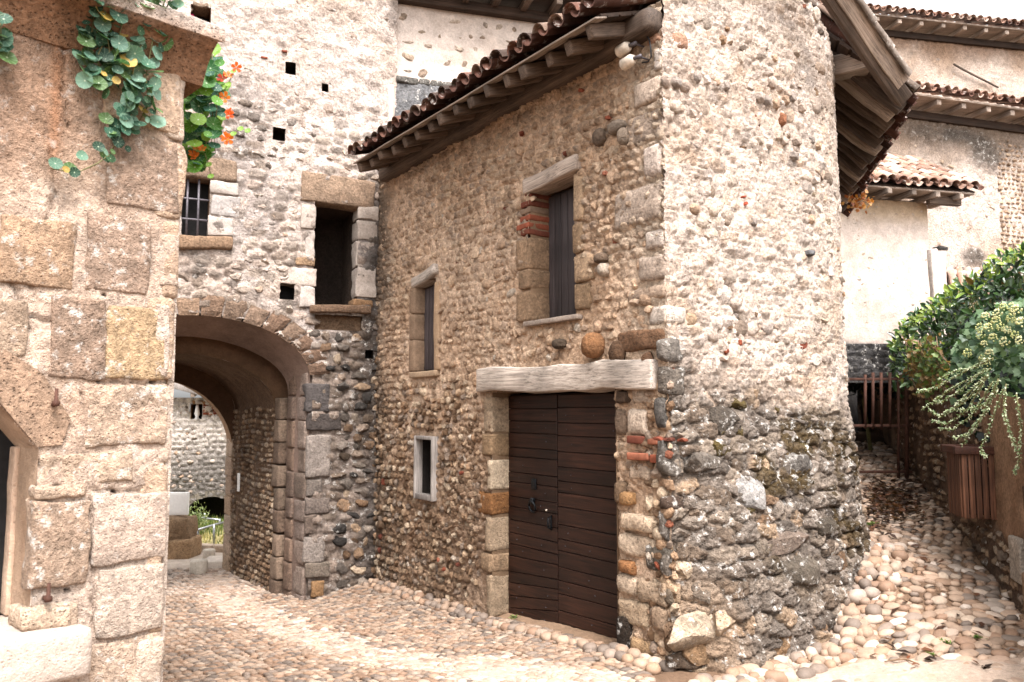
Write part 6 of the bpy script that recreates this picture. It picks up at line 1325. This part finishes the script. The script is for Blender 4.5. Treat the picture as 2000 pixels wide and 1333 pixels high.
SPR = [[(1930, 700), (1870, 735), (1820, 760), (1792, 765)], [(1925, 720), (1880, 760), (1840, 785), (1828, 786)], [(1930, 735), (1880, 790), (1835, 815), (1814, 800)], [(1925, 740), (1890, 800), (1850, 830), (1822, 822)], [(1940, 745), (1900, 810), (1860, 840), (1836, 838)], [(1945, 750), (1915, 820), (1890, 850), (1862, 856)], [(1935, 720), (1885, 745), (1850, 765), (1800, 802)],
       [(1960, 760), (1935, 830), (1915, 880), (1925, 892)], [(1950, 740), (1930, 800), (1905, 830), (1880, 870)], [(1965, 750), (1960, 810), (1975, 850), (1985, 880)], [(1940, 700), (1900, 720), (1865, 725), (1835, 742)], [(1985, 770), (1995, 840), (1990, 900), (1982, 925)], [(1950, 760), (1925, 790), (1895, 800), (1858, 802)], [(1930, 730), (1890, 770), (1860, 800), (1845, 806)]]
for sp in SPR:
    dd_ = [float(np.interp(x, [1780, 2000], [7.6, 6.5]))-.15 for x, y in sp]; P = np.array([at_d(x, y, d) for (x, y), d in zip(sp, dd_)]); tt_ = np.linspace(0, 3, 40)
    C = np.stack([np.interp(tt_, range(4), P[:, k]) for k in range(3)], 1); C[1:-1] = (C[:-2]+C[1:-1]*2+C[2:])/4; C[1:-1] = (C[:-2]+C[1:-1]*2+C[2:])/4
    tube('spray_stem', C[::3], np.linspace(.007, .0025, len(C[::3])), M_STEM, spray, 5)
    for i in range(39):
        ax = C[i+1]-C[i]
        for s in (-1, 1, -1, 1): it.append((C[i]+ax*R.random(), (ax/np.linalg.norm(ax)*.6+rdir(.3)*.8, np.array([-.3, -.5, .8])+.4*rdir()), R.uniform(.016, .030), lin(R.choice([(180, 200, 160), (214, 226, 192), (136, 162, 114), (230, 236, 208)]))*R.uniform(.7, 1.15)))
foliage(spray, it, 'blade', M_LEAF_O, M_LEAF_A)
vine = thing('dry_vine', 'half dry vine with brown and green leaves above the iron gate', 'vine', at_d(1780, 720, 9.8)); it = []
for k in range(18):
    x0, y0 = 1760+R.random()*70, 650+R.random()*50; pts = [(x0, y0), (x0+R.uniform(-15, 20), y0+30), (x0+R.uniform(-20, 40), y0+60), (x0+R.uniform(-20, 60), y0+70+R.random()*20)]; P = [at_d(x, y, 9.7-.012*(x-1760)) for x, y in pts]; tube('stem', P, .006, M_TWIG, vine, 5)
    for j in range(26): s = R.random()*2.99; i = int(s); p = P[i]+(P[i+1]-P[i])*(s-i)+rdir()*.05; it.append((p, (rdir(), rdir(.4)), R.uniform(.035, .07), lin(R.choice([(136, 158, 84), (164, 140, 90), (112, 136, 76), (190, 160, 120), (150, 172, 106)]))*R.uniform(.8, 1.15)))
foliage(vine, it, 'ivy', M_LEAF_O, M_LEAF_A)
dry = thing('dried_creeper', 'orange dried creeper clinging under the eaves by the annex roof', 'creeper', at_d(1685, 395, 10.5)); it = []
for k in range(90): it.append((at_d(1678+R.gauss(0, 13), 393+R.gauss(0, 9), 10.5+R.uniform(-.1, .1)), (rdir(), rdir()), R.uniform(.03, .06), lin(R.choice([(206, 140, 76), (180, 110, 60), (226, 176, 120)]))))
foliage(dry, it, 'ivy', M_LEAF_O, M_LEAF_A, limit=90)
for k in range(4): tube('twig', [at_d(1660, 400, 10.5), at_d(1675+R.uniform(-8, 8), 392+R.uniform(-8, 8), 10.5), at_d(1695+R.uniform(-10, 10), 390+R.uniform(-12, 12), 10.45)], .006, M_TWIG, dry, 5)
# stone front with a cover added to darken the alley behind the gate
VW = Wall((3.9, 10.85), (1, .02), (.02, -1)); vlt = thing('shade_vault', 'dark stone vault added to shade the alley behind the iron gate', 'vault', VW.P(1, 0, 1)); vz0, vz1 = VW.uz(1720, 748)[1], VW.uz(1700, 672)[1]
wall_sheet('wall', VW, lines(0, 3.2, .025), lines(vz0, vz1, .025), vlt, M_MORTAR, lambda u, z, P: .02*fbm(P*4, 3, 3)+.03*sstep(0, .4, worley(u, z, .15, .1, 4)[0]), lambda u, z, P: al(mixc(lin((112, 110, 110)), lin((80, 78, 78)), sstep(-.3, .4, fbm(P*3, 5, 3))), .8+0*u))
vq = lambda u, z, o: VW.P(u, z, o)
quads('shade_cover', [[vq(0, vz0, 0), vq(3.2, vz0, 0), vq(3.2, vz0, -2.2), vq(0, vz0, -2.2)], [vq(0, vz1, 0), vq(3.2, vz1, 0), vq(3.2, vz1+.1, -2.2), vq(0, vz1+.1, -2.2)], [vq(3.2, vz0, 0), vq(3.2, vz1, 0), vq(3.2, vz1+.1, -2.2), vq(3.2, vz0, -2.2)]], M_MORTAR, vlt, (90, 86, 82))
# black-green growth behind the iron gate
sh = thing('dark_shrub', 'dark leafy shrub in the shade behind the iron gate', 'shrub', (4.9, 11.4, 1.2)); it = []
for k in range(260): it.append((at_d(R.uniform(1660, 1800), R.uniform(742, 770)+R.gauss(0, 8), 11.2+R.uniform(0, .5)), (rdir(), rdir(.2)), R.uniform(.06, .11), lin((26, 40, 26))*R.uniform(.6, 1.3)))
foliage(sh, it, 'blade', M_LEAF_O, M_LEAF_A, limit=120); tube('stem', [(5.3, 11.9, 1.3), (5.2, 11.9, 2.3)], .03, M_STEM, sh)

# fallen leaves, weeds, a twig
def on_ground(px, py):
    d = ray(px, py); s = np.linspace(3, 16, 400); P = C0+s[:, None]*d; k = np.argmax(P[:, 2]-gz(P[:, 0], P[:, 1]) < 0); return P[k]
V, Fq, Cq = [], [], []
for k in range(760):
    if k < 690: px, py = 1745+R.gauss(0, 34)+R.uniform(-20, 20), 985+R.gauss(0, 26)
    else: px, py = R.uniform(1500, 1990), R.uniform(1010, 1320)
    if not (1500 < px < 2000 and 900 < py < 1330): continue
    p = on_ground(px, py); x, y, zg_ = p
    if not (rw_side(np.array([x]), np.array([y]))[0] > 0) or inpoly(np.array([x]), np.array([y]), HOUSE)[0]: continue
    s = R.uniform(.025, .06); b = len(V); a = R.uniform(0, 6.3); u_ = np.array([math.cos(a), math.sin(a), R.uniform(-.3, .5)])*s; v_ = np.array([-math.sin(a), math.cos(a), R.uniform(-.4, .4)])*s*.45; q = np.array([x, y, zg_+.035])
    V += [q-u_, q+v_+[0, 0, .008], q+u_, q-v_+[0, 0, .008]]; Fq += [(b, b+1, b+2), (b, b+2, b+3)]; Cq += [lin(R.choice([(112, 80, 64), (92, 68, 56), (136, 98, 74), (78, 60, 52)]))*R.uniform(.7, 1.2)]*4
lit = put('leaf_litter', mk_mesh('leaf_litter', V, np.array(Fq), M_LEAF_A, False, np.array(Cq)), kind='stuff'); lit['label'] = 'dry brown leaves drifted on the alley cobbles'
wl = ['large green weed at the foot of the curved wall', 'smaller weed on the cobbles below the wall', 'weed tuft among cobbles near the alley wall', 'tiny weed beside the pale mortar patch', 'weed sprouting by the door threshold', 'weed at the shaded base of the curved wall', 'pair of seedlings at the wall edge by the leaves', 'flat weed between pebbles in front of the boulders', 'sprout between the cobbles under the retaining wall', 'little weed in the pale paving at the picture edge']
for (px, py, s), lb in zip([(1600, 1135, .075), (1636, 1160, .055), (1848, 1262, .05), (1560, 1282, .045), (1003, 1212, .05), (1694, 1075, .06), (1700, 1030, .06), (1435, 1305, .045), (1908, 1252, .04), (1820, 1285, .035)], wl):
    p = on_ground(px, py); wd = thing('weed', lb, 'weed', p, 'weeds between the cobbles'); it = []
    for k in range(34): a = R.uniform(0, 6.3); it.append((p+np.array([R.gauss(0, s*.4), R.gauss(0, s*.4), .02]), (np.array([math.cos(a), math.sin(a), R.uniform(.3, 1.5)]), np.array([0, 0, 1.])+.3*rdir()), s*R.uniform(.4, 1.1), lin(R.choice([(110, 140, 60), (140, 166, 84), (86, 116, 50)]))))
    foliage(wd, it, 'long', M_LEAF_O, M_LEAF_A, limit=40)
tp_ = [on_ground(*q)+np.array([0, 0, .035]) for q in [(1728, 1302), (1755, 1298), (1772, 1298), (1796, 1308)]]
tw = thing('fallen_twig', 'dry reddish twig lying on the pale paving', 'twig', tp_[1]); tube('stem', tp_, [.004, .007, .008, .004], M_TWIG, tw, 6)
for k in (1, 2, 3): q = tp_[k]; put('leaf', mk_mesh('leaf', LV['long'][0]*.09, LV['long'][1], M_LEAF_O), tw, mat4(orient((R.gauss(0, .3), R.gauss(0, .3), 1), R.uniform(0, 6)), q), color=lin((150, 96, 66)))
